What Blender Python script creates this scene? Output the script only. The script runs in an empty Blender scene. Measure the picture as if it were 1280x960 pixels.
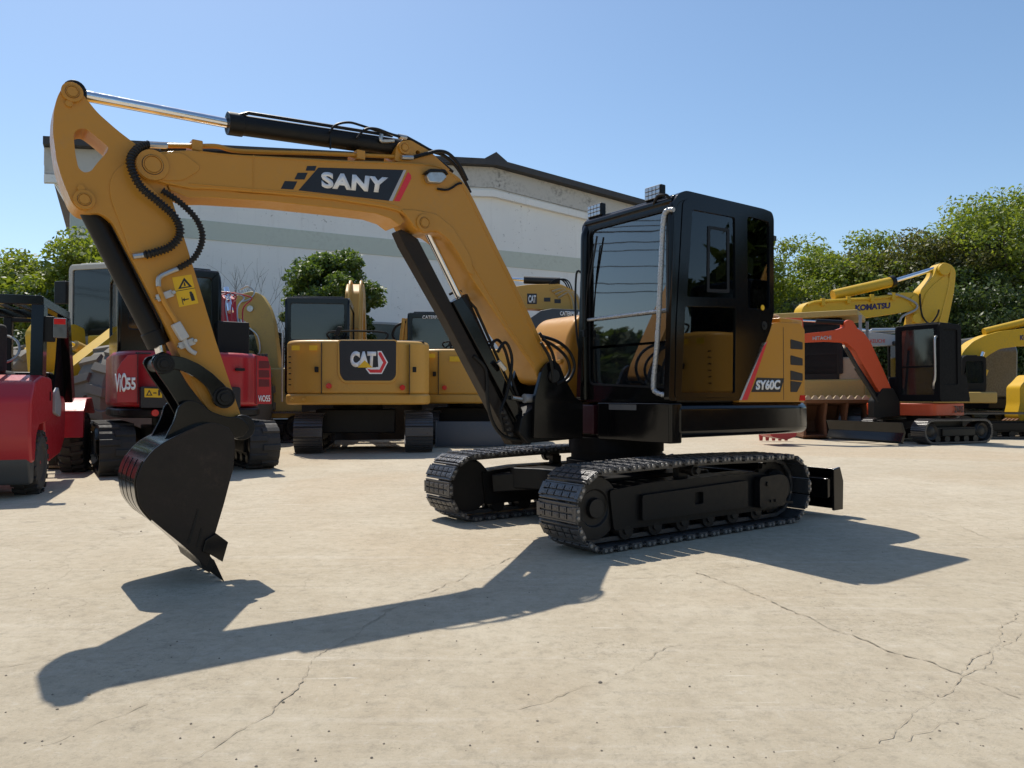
import bpy, bmesh, math, random
import numpy as np
from mathutils import Vector, Matrix
from mathutils.geometry import tessellate_polygon
R = math.radians
scene = bpy.context.scene
COL = scene.collection
# ---------------- camera ----------------
CH, PITCH, FPX = 1.041, 0.017, 947.0
cam_d = bpy.data.cameras.new('camera'); cam = bpy.data.objects.new('camera', cam_d); COL.objects.link(cam)
cam.location = (0, 0, CH); cam.rotation_euler = (math.pi/2 + PITCH, 0, 0)
cam_d.sensor_width = 36; cam_d.lens = FPX/1280*36; cam_d.clip_start = .05; cam_d.clip_end = 3000
scene.camera = cam
# ---------------- world, sun, exposure ----------------
LIGHT = Vector((.310, -.525, -1)).normalized()        # the way sunlight travels
world = bpy.data.worlds.new('World'); scene.world = world; world.use_nodes = True
wn = world.node_tree; wn.nodes.clear()
sky = wn.nodes.new('ShaderNodeTexSky'); sky.sky_type = 'NISHITA'; sky.sun_disc = False
sky.sun_elevation = math.asin(-LIGHT.z); sky.sun_rotation = math.atan2(-LIGHT.x, -LIGHT.y)
sky.altitude = 0; sky.air_density = 1.0; sky.dust_density = .6; sky.ozone_density = 2.0
bg = wn.nodes.new('ShaderNodeBackground'); bg.inputs['Strength'].default_value = .146
wo = wn.nodes.new('ShaderNodeOutputWorld')
hs_ = wn.nodes.new('ShaderNodeHueSaturation'); hs_.inputs['Saturation'].default_value = 1.06; hs_.inputs['Hue'].default_value = .496
wn.links.new(sky.outputs[0], hs_.inputs['Color']); wn.links.new(hs_.outputs[0], bg.inputs[0]); wn.links.new(bg.outputs[0], wo.inputs[0])
sd = bpy.data.lights.new('sun', 'SUN'); sd.energy = 4.75; sd.angle = R(.5); sd.color = (1, .94, .84)
sun = bpy.data.objects.new('sun', sd); COL.objects.link(sun)
sun.rotation_euler = LIGHT.to_track_quat('-Z', 'Y').to_euler(); sun.location = (-5, 10, 30)
scene.view_settings.view_transform = 'Standard'; scene.view_settings.look = 'None'
scene.view_settings.gamma = 1; scene.view_settings.exposure = 0.0; scene.view_settings.use_curve_mapping = False
scene.cycles.max_bounces = 6; scene.cycles.transparent_max_bounces = 10

# ---------------- helpers ----------------
def ray(px, py):
    x = (px-640)/FPX; u = -(py-480)/FPX
    return Vector((x, math.cos(PITCH)-math.sin(PITCH)*u, math.sin(PITCH)+math.cos(PITCH)*u))
EYE = Vector((0, 0, CH))
def at(px, py, d):                                   # world point at forward distance d
    r = ray(px, py); return EYE + r*(d/r.y)
def gnd(px, py, z=0):
    r = ray(px, py); return EYE + r*((z-CH)/r.z)
class Frame:                                         # a machine's own axes: X forward, Y left, Z up
    def __init__(s, ox, oy, fx, fy):
        n = math.hypot(fx, fy); s.O = Vector((ox, oy, 0)); s.F = Vector((fx/n, fy/n, 0)); s.L = Vector((-fy/n, fx/n, 0))
        s.rz = math.atan2(fy, fx)
    def hit(s, N, c, px, py):
        r = ray(px, py); t = (c-(EYE-s.O).dot(N))/r.dot(N); p = EYE+r*t-s.O
        return p.dot(s.F), p.dot(s.L), p.z
    def Y(s, c, px, py): a = s.hit(s.L, c, px, py); return (a[0], a[2])
    def X(s, c, px, py): a = s.hit(s.F, c, px, py); return (a[1], a[2])
    def Z(s, c, px, py): a = s.hit(Vector((0, 0, 1)), c, px, py); return (a[0], a[1])
    def YY(s, c, pts): return [s.Y(c, *p) for p in pts]
    def XX(s, c, pts): return [s.X(c, *p) for p in pts]
    def Y3(s, c, px, py): a = s.Y(c, px, py); return Vector((a[0], c, a[1]))
    def X3(s, c, px, py): a = s.X(c, px, py); return Vector((c, a[0], a[1]))
    def loc(s, w): p = Vector(w)-s.O; return Vector((p.dot(s.F), p.dot(s.L), p.z))

def rnd(pts, r, n=4):                                # fillet the corners of a 2D polygon
    out = []; m = len(pts)
    for i in range(m):
        a, b, c = Vector(pts[i-1]), Vector(pts[i]), Vector(pts[(i+1) % m])
        u, v = (a-b), (c-b); lu, lv = u.length, v.length
        if lu < 1e-6 or lv < 1e-6: continue
        rr = min(r, lu*.45, lv*.45); p, q = b+u/lu*rr, b+v/lv*rr
        for k in range(n+1):
            t = k/n; w = p*(1-t)**2+b*2*t*(1-t)+q*t*t; out.append((w.x, w.y))
    return out
def rect(a0, a1, b0, b1): return [(a0, b0), (a1, b0), (a1, b1), (a0, b1)]
def circ(cx, cz, r, n=20): return [(cx+r*math.cos(2*math.pi*k/n), cz+r*math.sin(2*math.pi*k/n)) for k in range(n)]
def spline(pts, n=6):
    P = [Vector(p) for p in pts]; out = []
    for i in range(len(P)-1):
        p0, p1, p2, p3 = P[max(i-1, 0)], P[i], P[i+1], P[min(i+2, len(P)-1)]
        for k in range(n):
            t = k/n
            out.append(.5*((2*p1)+(p2-p0)*t+(2*p0-5*p1+4*p2-p3)*t*t+(3*p1-p0-3*p2+p3)*t**3))
    out.append(P[-1]); return out
class MB:
    def __init__(s): s.b = bmesh.new(); s.m = Matrix.Identity(4)
    def v(s, p): return s.b.verts.new(s.m @ Vector(p))
    def face(s, vs):
        try: return s.b.faces.new(vs)
        except ValueError: return None
    def hexa(s, c):
        v = [s.v(p) for p in c]
        for f in ((0, 3, 2, 1), (4, 5, 6, 7), (0, 1, 5, 4), (1, 2, 6, 5), (2, 3, 7, 6), (3, 0, 4, 7)): s.face([v[i] for i in f])
        return s
    def box(s, x0, x1, y0, y1, z0, z1):
        return s.hexa([(x0, y0, z0), (x1, y0, z0), (x1, y1, z0), (x0, y1, z0), (x0, y0, z1), (x1, y0, z1), (x1, y1, z1), (x0, y1, z1)])
    def bar(s, p, q, w, h, up=(0, 0, 1)):            # box section between two points; w sideways, h along up
        p, q = Vector(p), Vector(q); d = (q-p).normalized(); a = d.cross(Vector(up))
        if a.length < 1e-4: a = d.cross(Vector((1, 0, 0)))
        a.normalize(); b = a.cross(d); a = a*w/2; b = b*h/2
        return s.hexa([p-a-b, q-a-b, q+a-b, p+a-b, p-a+b, q-a+b, q+a+b, p+a+b])
    def prism(s, o, a, b, axis='Y', holes=()):
        f = {'Y': lambda p, c: (p[0], c, p[1]), 'X': lambda p, c: (c, p[0], p[1]), 'Z': lambda p, c: (p[0], p[1], c)}[axis]
        loops = [o]+list(holes); A = []; B = []
        for l in loops:
            va = [s.v(f(p, a)) for p in l]; vb = [s.v(f(p, b)) for p in l]
            n = len(l)
            for i in range(n): s.face([va[i], va[(i+1) % n], vb[(i+1) % n], vb[i]])
            A += va; B += vb
        if not holes: s.face(A); s.face(B)
        else:
            for t in tessellate_polygon([[Vector((p[0], p[1], 0)) for p in l] for l in loops]):
                s.face([A[i] for i in t]); s.face([B[i] for i in t])
        return s
    def loft(s, rings, cap=True):
        V = [[s.v(p) for p in r] for r in rings]; n = len(V[0])
        for a, b in zip(V, V[1:]):
            for i in range(n): s.face([a[i], a[(i+1) % n], b[(i+1) % n], b[i]])
        if cap: s.face(V[0]); s.face(V[-1])
        return s
    def tube(s, path, r, n=8, cap=True):
        P = [Vector(p) for p in path]; rings = []; up = None
        for i, p in enumerate(P):
            d = (P[min(i+1, len(P)-1)]-P[max(i-1, 0)]).normalized()
            if up is None: up = d.cross(Vector((.3, .2, .9))).normalized()
            up = (up-d*up.dot(d)).normalized(); w = d.cross(up); rr = r[i] if isinstance(r, (list, tuple)) else r
            rings.append([p+(up*math.cos(2*math.pi*k/n)+w*math.sin(2*math.pi*k/n))*rr for k in range(n)])
        return s.loft(rings, cap)
    def cyl(s, p, q, r, n=16, r2=None): return s.tube([p, q], [r, r if r2 is None else r2], n)
    def hose(s, pts, r, n=6, k=6): return s.tube(spline(pts, k), r, n)
    def corrugated(s, pts, r):
        P = spline(pts, 16); L = [0]
        for a, b in zip(P, P[1:]): L.append(L[-1]+(b-a).length)
        q = []; rr = []; t = 0; i = 0; j = 0
        while t < L[-1]:
            while i < len(L)-2 and L[i+1] < t: i += 1
            u = (t-L[i])/max(L[i+1]-L[i], 1e-6); q.append(P[i].lerp(P[i+1], u)); rr.append(r*(1.18 if j % 4 < 2 else .82)); t += .0045; j += 1
        return s.tube(q, rr, 8)
    def lathe(s, c, axis, prof, n=24):               # prof: (distance along the axis, radius)
        a = Vector(axis).normalized(); u = a.cross(Vector((.1, .3, 1))).normalized(); w = a.cross(u); c = Vector(c)
        return s.loft([[c+a*t+(u*math.cos(2*math.pi*k/n)+w*math.sin(2*math.pi*k/n))*r for k in range(n)] for t, r in prof])
    def build(s, name, mat, parent=None, bevel=0, seg=2, ang=38):
        bmesh.ops.recalc_face_normals(s.b, faces=s.b.faces)
        for f in s.b.faces: f.smooth = True
        for e in s.b.edges:
            if len(e.link_faces) == 2 and e.calc_face_angle(0) > R(ang): e.smooth = False
        me = bpy.data.meshes.new(name); s.b.to_mesh(me); s.b.free()
        me.materials.append(mat)
        o = bpy.data.objects.new(name, me); COL.objects.link(o)
        if parent: o.parent = parent
        if bevel:
            m = o.modifiers.new('bevel', 'BEVEL'); m.width = bevel; m.segments = seg; m.limit_method = 'ANGLE'; m.angle_limit = R(35); m.harden_normals = True
        return o
def tag(o, label=None, cat=None, group=None, kind=None):
    if label: o['label'] = label
    if cat: o['category'] = cat
    if group: o['group'] = group
    if kind: o['kind'] = kind
    return o
def root(name, fr, label, cat, group=None):
    o = bpy.data.objects.new(name, None); COL.objects.link(o); o.location = fr.O; o.rotation_euler = (0, 0, fr.rz)
    o.empty_display_size = .3; return tag(o, label, cat, group)
def copy_tree(o, parent=None):
    c = o.copy(); COL.objects.link(c); c.parent = parent
    for ch in list(o.children): copy_tree(ch, c)
    return c
def text(body, quad, mat, parent, name='lettering', off=.02, thick=.003, shear=0, space=1.0):
    """letters stretched into a quad (bottom left, bottom right, top right, top left in local coordinates)"""
    cu = bpy.data.curves.new(name, 'FONT'); cu.body = body; cu.offset = off; cu.shear = shear; cu.space_character = space; cu.resolution_u = 4
    t = bpy.data.objects.new(name, cu); COL.objects.link(t)
    bpy.context.view_layer.update()
    me = bpy.data.meshes.new_from_object(t.evaluated_get(bpy.context.evaluated_depsgraph_get()))
    bpy.data.objects.remove(t); bpy.data.curves.remove(cu)
    n = len(me.vertices); co = np.empty(n*3, 'f'); me.vertices.foreach_get('co', co); co = co.reshape(-1, 3)
    lo, hi = co.min(0), co.max(0); bl, br, tr, tl = [np.array(q, float) for q in quad]
    u = ((co[:, 0]-lo[0])/(hi[0]-lo[0]))[:, None]; v = ((co[:, 1]-lo[1])/(hi[1]-lo[1]))[:, None]
    p = (bl*(1-u)+br*u)*(1-v)+(tl*(1-u)+tr*u)*v
    me.vertices.foreach_set('co', p.astype('f').ravel())
    bm = bmesh.new(); bm.from_mesh(me)
    nrm = np.cross(br-bl, tl-bl); nrm = Vector(nrm/np.linalg.norm(nrm))
    g = bmesh.ops.extrude_face_region(bm, geom=bm.faces[:])
    bmesh.ops.translate(bm, verts=[e for e in g['geom'] if isinstance(e, bmesh.types.BMVert)], vec=nrm*thick)
    bmesh.ops.recalc_face_normals(bm, faces=bm.faces); bm.to_mesh(me); bm.free()
    me.materials.clear(); me.materials.append(mat); me.name = name
    o = bpy.data.objects.new(name, me); COL.objects.link(o); o.parent = parent; return o

# ---------------- materials ----------------
def newmat(name):
    m = bpy.data.materials.new(name); m.use_nodes = True; nt = m.node_tree; nt.nodes.clear()
    o = nt.nodes.new('ShaderNodeOutputMaterial'); return m, nt, o
def N(nt, t, **k):
    n = nt.nodes.new(t)
    for a, b in k.items():
        if a in n.inputs: n.inputs[a].default_value = b
        else: setattr(n, a, b)
    return n
def coords(nt, scale=(1, 1, 1), rot=(0, 0, 0)):
    tc = N(nt, 'ShaderNodeTexCoord'); mp = N(nt, 'ShaderNodeMapping'); mp.inputs['Scale'].default_value = scale; mp.inputs['Rotation'].default_value = rot
    nt.links.new(tc.outputs['Object'], mp.inputs[0]); return mp.outputs[0]
def noise(nt, vec, scale, detail=4, rough=.6, dist=0):
    n = N(nt, 'ShaderNodeTexNoise'); n.inputs['Scale'].default_value = scale; n.inputs['Detail'].default_value = detail
    n.inputs['Roughness'].default_value = rough; n.inputs['Distortion'].default_value = dist; nt.links.new(vec, n.inputs['Vector']); return n.outputs['Fac']
def ramp(nt, fac, stops):
    r = N(nt, 'ShaderNodeValToRGB'); e = r.color_ramp.elements
    while len(e) < len(stops): e.new(.5)
    for k, (p, c) in enumerate(stops): e[k].position = p; e[k].color = (*c, 1) if isinstance(c, (tuple, list)) else (c, c, c, 1)
    nt.links.new(fac, r.inputs[0]); return r.outputs[0]
def mix(nt, fac, a, b, mode='MIX'):
    m = N(nt, 'ShaderNodeMix'); m.data_type = 'RGBA'; m.blend_type = mode
    for s, v in ((0, fac), (6, a), (7, b)):
        if isinstance(v, (int, float)): m.inputs[s].default_value = v if s == 0 else (v, v, v, 1)
        elif isinstance(v, tuple): m.inputs[s].default_value = (*v, 1)
        else: nt.links.new(v, m.inputs[s])
    return m.outputs[2]
def bump(nt, h, strength, dist=.01):
    b = N(nt, 'ShaderNodeBump'); b.inputs['Strength'].default_value = strength; b.inputs['Distance'].default_value = dist
    nt.links.new(h, b.inputs['Height']); return b.outputs[0]
MATS = {}
def paint(name, col, rough=.35, dirt=.25, dcol=(.22, .17, .11), metal=0, bumpy=.05, coat=0, scale=1.0, spec=.5, rv=1.0):
    m, nt, o = newmat(name); b = N(nt, 'ShaderNodeBsdfPrincipled'); c = coords(nt)
    n1 = noise(nt, c, 2.3*scale, 6, .65); n2 = noise(nt, c, 22*scale, 5, .7); n3 = noise(nt, c, 90*scale, 3)
    f1 = ramp(nt, n1, [(.42, 0.0), (.75, 1.0)]); f2 = ramp(nt, n2, [(.45, 0.0), (.78, 1.0)])
    base = mix(nt, n1, tuple(x*.93 for x in col), tuple(min(1, x*1.06) for x in col))
    d = N(nt, 'ShaderNodeMath', operation='MULTIPLY'); nt.links.new(f1, d.inputs[0]); nt.links.new(f2, d.inputs[1])
    d2 = N(nt, 'ShaderNodeMath', operation='MULTIPLY_ADD'); nt.links.new(d.outputs[0], d2.inputs[0]); d2.inputs[1].default_value = dirt*1.6; d2.inputs[2].default_value = dirt*.12
    nt.links.new(mix(nt, d2.outputs[0], base, dcol), b.inputs['Base Color'])
    rr = ramp(nt, n2, [(.3, max(0.02, rough-.08*rv)), (.8, min(1, rough+.18*rv))]); nt.links.new(rr, b.inputs['Roughness'])
    b.inputs['Metallic'].default_value = metal; b.inputs['Coat Weight'].default_value = coat; b.inputs['Coat Roughness'].default_value = .12
    b.inputs['Specular IOR Level'].default_value = spec
    if bumpy: nt.links.new(bump(nt, n3, bumpy, .004), b.inputs['Normal'])
    nt.links.new(b.outputs[0], o.inputs[0]); MATS[name] = m; return m
def glass(name, tint=(.5, .56, .56), refl=1.0, rough=.02, film=.0, filmcol=(.3, .32, .33)):
    m, nt, o = newmat(name); t = N(nt, 'ShaderNodeBsdfTransparent'); t.inputs[0].default_value = (*tint, 1)
    g = N(nt, 'ShaderNodeBsdfGlossy'); g.inputs['Roughness'].default_value = rough
    df = N(nt, 'ShaderNodeBsdfDiffuse'); df.inputs[0].default_value = (*filmcol, 1)
    fr = N(nt, 'ShaderNodeFresnel'); fr.inputs[0].default_value = 1.5
    mu = N(nt, 'ShaderNodeMath', operation='MULTIPLY'); nt.links.new(fr.outputs[0], mu.inputs[0]); mu.inputs[1].default_value = refl; mu.use_clamp = True
    ms0 = N(nt, 'ShaderNodeMixShader'); c = coords(nt); n = noise(nt, c, 3, 4)
    ff = N(nt, 'ShaderNodeMath', operation='MULTIPLY'); nt.links.new(n, ff.inputs[0]); ff.inputs[1].default_value = film*2
    nt.links.new(ff.outputs[0], ms0.inputs[0]); nt.links.new(t.outputs[0], ms0.inputs[1]); nt.links.new(df.outputs[0], ms0.inputs[2])
    ms = N(nt, 'ShaderNodeMixShader'); nt.links.new(mu.outputs[0], ms.inputs[0]); nt.links.new(ms0.outputs[0], ms.inputs[1]); nt.links.new(g.outputs[0], ms.inputs[2])
    nt.links.new(bump(nt, noise(nt, c, 1.6, 2), .04, .02), g.inputs['Normal'])
    nt.links.new(ms.outputs[0], o.inputs[0]); MATS[name] = m; return m
gold = paint('gold_paint', (.55, .255, .03), .36, .3, (.36, .23, .11), coat=.1, spec=.35)
catyel = paint('machine_yellow', (.58, .31, .05), .42, .35, (.3, .2, .1))
komyel = paint('bright_yellow_paint', (.68, .41, .012), .45, .4, (.25, .2, .1))
dirtyyel = paint('dirty_yellow_paint', (.5, .34, .09), .5, .6, (.28, .2, .12))
black = paint('black_gloss_paint', (.004, .004, .0045), .13, .004, (.05, .045, .04), spec=.35, bumpy=.0, rv=.15)
bucket_m = paint('bucket_side_steel', (.013, .010, .009), .42, .5, (.085, .055, .04), bumpy=.15, spec=.3)
softblack = paint('soft_black_panel', (.006, .006, .007), .6, .02, (.05, .045, .04), bumpy=0, spec=.08)
blackm = paint('black_matt_paint', (.008, .008, .0085), .42, .08, (.07, .06, .05), spec=.28)
iron = paint('dark_iron', (.014, .013, .013), .42, .2, (.09, .075, .06), bumpy=.2, spec=.4)
shoe_m = paint('track_steel', (.085, .085, .09), .32, .42, (.16, .135, .10), metal=.4, bumpy=.4, spec=.6)
boltm = paint('bolt_steel', (.34, .33, .32), .4, .7, (.05, .045, .04), metal=.7, scale=3)
bright = paint('worn_bright_steel', (.55, .54, .52), .35, .3, (.1, .09, .08), metal=.9)
chrome = paint('chrome', (.8, .8, .82), .08, 0, metal=1, bumpy=0)
rubber = paint('rubber', (.03, .029, .028), .75, .5, (.12, .10, .085), bumpy=.4)
tyre_m = paint('dusty_tyre_rubber', (.2, .18, .15), .8, .6, (.24, .2, .15), bumpy=.4)
redp = paint('red_paint', (.42, .012, .022), .4, .2, (.2, .08, .06), coat=.2)
orangep = paint('orange_red_paint', (.62, .075, .016), .42, .25, (.25, .1, .06))
rust = paint('rusty_steel', (.17, .075, .035), .8, .6, (.08, .05, .03), bumpy=.5)
grey = paint('grey_paint', (.32, .33, .34), .5, .3, (.18, .16, .14))
white = paint('white_paint', (.5, .5, .49), .5, .4, (.5, .48, .44), bumpy=0)
decalw = paint('white_decal', (.85, .85, .85), .45, 0, bumpy=0)
decalb = paint('black_decal', (.012, .013, .018), .4, 0, bumpy=0)
decalr = paint('red_decal', (.72, .03, .04), .35, 0, bumpy=0)
decaly = paint('yellow_decal', (.8, .48, .01), .4, 0, bumpy=0)
decalg = paint('grey_decal', (.45, .45, .46), .4, 0, bumpy=0)
decaln = paint('navy_decal', (.02, .02, .12), .4, 0, bumpy=0)
lens_r = paint('red_lens', (.6, .01, .01), .15, 0, bumpy=0)
lens_w = paint('clear_lamp_lens', (.5, .51, .53), .12, .2, bumpy=0, metal=.6, scale=4)
wrap = paint('foil_wrap', (.42, .43, .44), .25, .1, metal=.5, bumpy=1.0, scale=.8)
seatm = paint('seat_fabric', (.02, .02, .022), .8, .1)
tan = paint('sandy_panel', (.45, .35, .22), .6, .3)
maroon = paint('maroon_panel', (.05, .006, .012), .4, .1)
film = paint('plastic_sheet', (.10, .105, .11), .25, .2, bumpy=1)
g_cab = glass('cab_glass', (.55, .6, .6), 1.5, .015, .0, (.2, .21, .22))
g_wind = glass('windscreen_glass', (.35, .4, .41), 4.2, .02, .05, (.2, .22, .24))
g_dark = glass('dark_tinted_glass', (.06, .07, .07), 1.3, .04, .03, (.1, .11, .12))
g_far = glass('far_cab_glass', (.3, .34, .34), 1.8, .05, .07, (.2, .22, .23))
# ---------------- ground ----------------
def ground_mat():
    m, nt, o = newmat('concrete_yard'); b = N(nt, 'ShaderNodeBsdfPrincipled'); c = coords(nt)
    big = noise(nt, c, .35, 5, .6, .6); mid = noise(nt, c, 1.7, 8, .72, .4); fine = noise(nt, c, 14, 8, .8); grit = noise(nt, c, 85, 6, .85); med = noise(nt, c, 5.5, 9, .82, .2)
    cs = coords(nt, (.22, 5.5, 1), (0, 0, R(28))); sweep = noise(nt, cs, 2.2, 7, .68, .5)
    cs2 = coords(nt, (.3, 5.0, 1), (0, 0, R(-12))); sweep2 = noise(nt, cs2, 1.6, 6, .7, .3)
    col = mix(nt, ramp(nt, big, [(.35, 0.0), (.65, 1.0)]), (.50, .428, .312), (.565, .492, .37))
    col = mix(nt, ramp(nt, mid, [(.38, 0.0), (.62, .5)]), col, (.42, .345, .24))
    col = mix(nt, ramp(nt, sweep, [(.54, 0.0), (.70, .38)]), col, (.64, .575, .47))
    col = mix(nt, ramp(nt, sweep2, [(.56, 0.0), (.74, .32)]), col, (.35, .295, .21))
    # ochre dust drifts
    dust = noise(nt, c, .22, 3, .5, 1.0); col = mix(nt, ramp(nt, dust, [(.52, 0.0), (.66, .45)]), col, (.47, .35, .22))
    col = mix(nt, ramp(nt, fine, [(.3, .65), (.50, 0.0)]), col, (.27, .235, .18))
    col = mix(nt, ramp(nt, fine, [(.55, 0.0), (.72, .55)]), col, (.64, .60, .52))
    col = mix(nt, ramp(nt, grit, [(.28, .8), (.44, 0.0)]), col, (.17, .15, .12))
    col = mix(nt, ramp(nt, grit, [(.58, 0.0), (.74, .65)]), col, (.78, .72, .62))
    col = mix(nt, ramp(nt, med, [(.36, .4), (.48, 0.0)]), col, (.36, .30, .215)); col = mix(nt, ramp(nt, med, [(.56, 0.0), (.68, .35)]), col, (.64, .57, .46))
    scf = noise(nt, coords(nt, (1.1, 13, 1), (0, 0, R(-18))), 1.0, 5, .75, .2); col = mix(nt, ramp(nt, scf, [(.645, 0.0), (.70, .55)]), col, (.74, .69, .59))
    scd = noise(nt, coords(nt, (.9, 11, 1), (0, 0, R(35))), 1.1, 6, .75, .3); col = mix(nt, ramp(nt, scd, [(.65, 0.0), (.71, .5)]), col, (.27, .235, .18))
    spk = mix(nt, 1.0, ramp(nt, noise(nt, c, 34, 9, .9), [(.53, 0.0), (.60, 1.0)]), ramp(nt, noise(nt, c, .9, 4, .7), [(.50, 0.0), (.62, .75)]), 'MULTIPLY'); col = mix(nt, spk, col, (.19, .165, .13))
    # oil spots
    oil = noise(nt, c, 3.1, 3, .5, .3); col = mix(nt, ramp(nt, oil, [(.70, 0.0), (.76, .5)]), col, (.16, .14, .115))
    # hairline cracks
    w = N(nt, 'ShaderNodeVectorMath', operation='ADD'); nz = N(nt, 'ShaderNodeTexNoise'); nz.inputs['Scale'].default_value = 1.3; nz.inputs['Detail'].default_value = 8
    nt.links.new(c, nz.inputs['Vector']); sc = N(nt, 'ShaderNodeVectorMath', operation='SCALE'); sc.inputs['Scale'].default_value = 1.1
    nt.links.new(nz.outputs['Color'], sc.inputs[0]); nt.links.new(c, w.inputs[0]); nt.links.new(sc.outputs[0], w.inputs[1])
    vo = N(nt, 'ShaderNodeTexVoronoi'); vo.feature = 'DISTANCE_TO_EDGE'; vo.inputs['Scale'].default_value = .33; nt.links.new(w.outputs[0], vo.inputs['Vector'])
    msk = ramp(nt, noise(nt, c, .6, 3), [(.45, 0.0), (.6, 1.0)])
    crk = mix(nt, 1.0, ramp(nt, vo.outputs['Distance'], [(.0, .3), (.004, 0.0)]), msk, 'MULTIPLY')
    col = mix(nt, crk, col, (.17, .14, .10))
    vo2 = N(nt, 'ShaderNodeTexVoronoi'); vo2.inputs['Scale'].default_value = 7; nt.links.new(c, vo2.inputs['Vector'])
    peb = ramp(nt, vo2.outputs["Distance"], [(.02, .5), (.04, 0.0)]); col = mix(nt, mix(nt, 1.0, peb, ramp(nt, noise(nt, c, 2.5, 3), [(.5, 0.0), (.6, 1.0)]), 'MULTIPLY'), col, (.13, .115, .09))
    nt.links.new(col, b.inputs['Base Color']); b.inputs['Roughness'].default_value = .88; b.inputs['Specular IOR Level'].default_value = .3
    h = mix(nt, .5, fine, grit); nt.links.new(bump(nt, h, .8, .014), b.inputs['Normal'])
    nt.links.new(b.outputs[0], o.inputs[0]); return m
g = MB(); g.prism(rect(-400, 400, -60, 700), -.2, 0, 'Z'); tag(g.build('ground', ground_mat()), 'pale dusty concrete yard with fine cracks and stains', kind='structure')
crack_m = paint('crack_dirt', (.33, .28, .205), .95, .0, bumpy=0)
random.seed(4)
cr = MB()
def crack(pts, w):
    P = [gnd(*p, .004) for p in pts]; Q = []
    for a, b in zip(P, P[1:]):
        n = max(2, int((b-a).length/.022))
        for k in range(n): Q.append(a.lerp(b, k/n))
    Q.append(P[-1]); off = 0; vv = []; ph = random.random()*9
    for i, q in enumerate(Q):
        d = (Q[min(i+1, len(Q)-1)]-Q[max(i-1, 0)]).normalized(); s = Vector((-d.y, d.x, 0))
        off = off*.93+random.uniform(-.011, .011); ww = w*random.uniform(.05, 1.0)**1.3*(.25+.6*abs(math.sin(i*.09+ph)))
        vv.append((cr.v(q+s*(off-ww/2)), cr.v(q+s*(off+ww/2))))
    for a, b in zip(vv, vv[1:]): cr.face([a[0], b[0], b[1], a[1]])
for pts, w in [
    ([(0, 832), (60, 823), (120, 815), (200, 804), (330, 790), (440, 770), (500, 757), (540, 749), (640, 735), (730, 728), (800, 722), (880, 714), (960, 706), (1040, 700)], .008),
    ([(870, 715), (920, 735), (975, 760), (1030, 780), (1100, 803), (1160, 825), (1220, 848), (1280, 872)], .016),
    ([(215, 962), (275, 925), (330, 890), (365, 857), (395, 820), (440, 795), (475, 770), (510, 748), (560, 728), (620, 708), (665, 690)], .011),
    ([(0, 946), (70, 925), (130, 901), (190, 880)], .006), ([(640, 888), (760, 850), (830, 810), (900, 793)], .006),
    ([(1140, 640), (1200, 655), (1240, 676), (1280, 672)], .009), ([(1040, 690), (1160, 683), (1280, 672)], .007),
    ([(1268, 765), (1240, 800), (1230, 825), (1205, 842)], .008), ([(1280, 790), (1240, 815), (1180, 850), (1140, 890), (1090, 925)], .006),
    ([(0, 711), (100, 690), (200, 668)], .006), ([(470, 604), (360, 612), (300, 616), (560, 603), (640, 600)], .006), ([(1040, 950), (1180, 900), (1280, 886)], .004),
    ([(1010, 625), (1080, 640), (1140, 652), (1230, 676)], .006)]: crack(pts, w)
tag(cr.build('ground_cracks', crack_m), 'thin dark cracks running through the concrete', kind='structure')

# small loose stones lying on the yard
st = MB(); random.seed(9)
for i in range(260):
    px, py = random.uniform(-50, 1330), 560+400*random.random()**.8; p = gnd(px, py); r = random.uniform(.0015, .0045)*(1 if random.random() < .96 else 1.8)
    rings = [[(p.x+math.cos(k*1.257+j)*r*f*random.uniform(.8, 1.2), p.y+math.sin(k*1.257+j)*r*f*random.uniform(.8, 1.2), z*r) for k in range(5)] for j, (f, z) in enumerate(((1, -.1), (1, .5), (.5, .95)))]
    st.loft(rings)
tag(st.build('loose_gravel', paint('gravel', (.22, .19, .15), .9, .4)), 'scattered small stones and grit lying on the concrete yard', 'gravel', kind='stuff')

# ---------------- warehouse ----------------
def wall_mat():
    m, nt, o = newmat('stained_plaster'); b = N(nt, 'ShaderNodeBsdfPrincipled'); c = coords(nt)
    n1 = noise(nt, c, .4, 6, .65); n2 = noise(nt, c, 5, 8, .78, .3); st = noise(nt, coords(nt, (3.2, 3.2, .22)), 1.0, 6, .7)
    col = mix(nt, ramp(nt, n1, [(.3, 0.0), (.7, 1.0)]), (.80, .79, .77), (.86, .855, .83))
    col = mix(nt, ramp(nt, st, [(.55, 0.0), (.85, .5)]), col, (.5, .485, .45))
    spots = mix(nt, 1.0, ramp(nt, n2, [(.59, 0.0), (.64, 1.0)]), ramp(nt, noise(nt, c, .7, 3), [(.46, 0.0), (.60, .9)]), 'MULTIPLY')
    col = mix(nt, spots, col, (.13, .12, .115))
    nt.links.new(col, b.inputs['Base Color']); b.inputs['Roughness'].default_value = .9
    nt.links.new(bump(nt, n2, .3, .02), b.inputs['Normal']); nt.links.new(b.outputs[0], o.inputs[0]); return m
plaster = wall_mat()
fascia_m = paint('mouldy_fascia', (.6, .58, .54), .9, 1.0, (.09, .085, .08), scale=.35)
band_m = paint('pale_green_band', (.58, .62, .55), .85, .5, (.28, .27, .23), scale=.3)
roof_m = paint('dark_roof_sheet', (.035, .035, .04), .6, .3)
dark_m = paint('dark_interior', (.012, .014, .016), .5, .1)
dx, dy = (2440-640)/FPX, 1.0
BF = Frame((85-640)/FPX*24, 24, dx, dy)
W = root('warehouse', BF, 'large stained white gabled warehouse with a pale green band and dark roof edge', 'warehouse')
def bp(px, py): return BF.Y(0, px, py)
eL = bp(55, 180); pk = bp(615, 206); top_l = eL[1]
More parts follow.
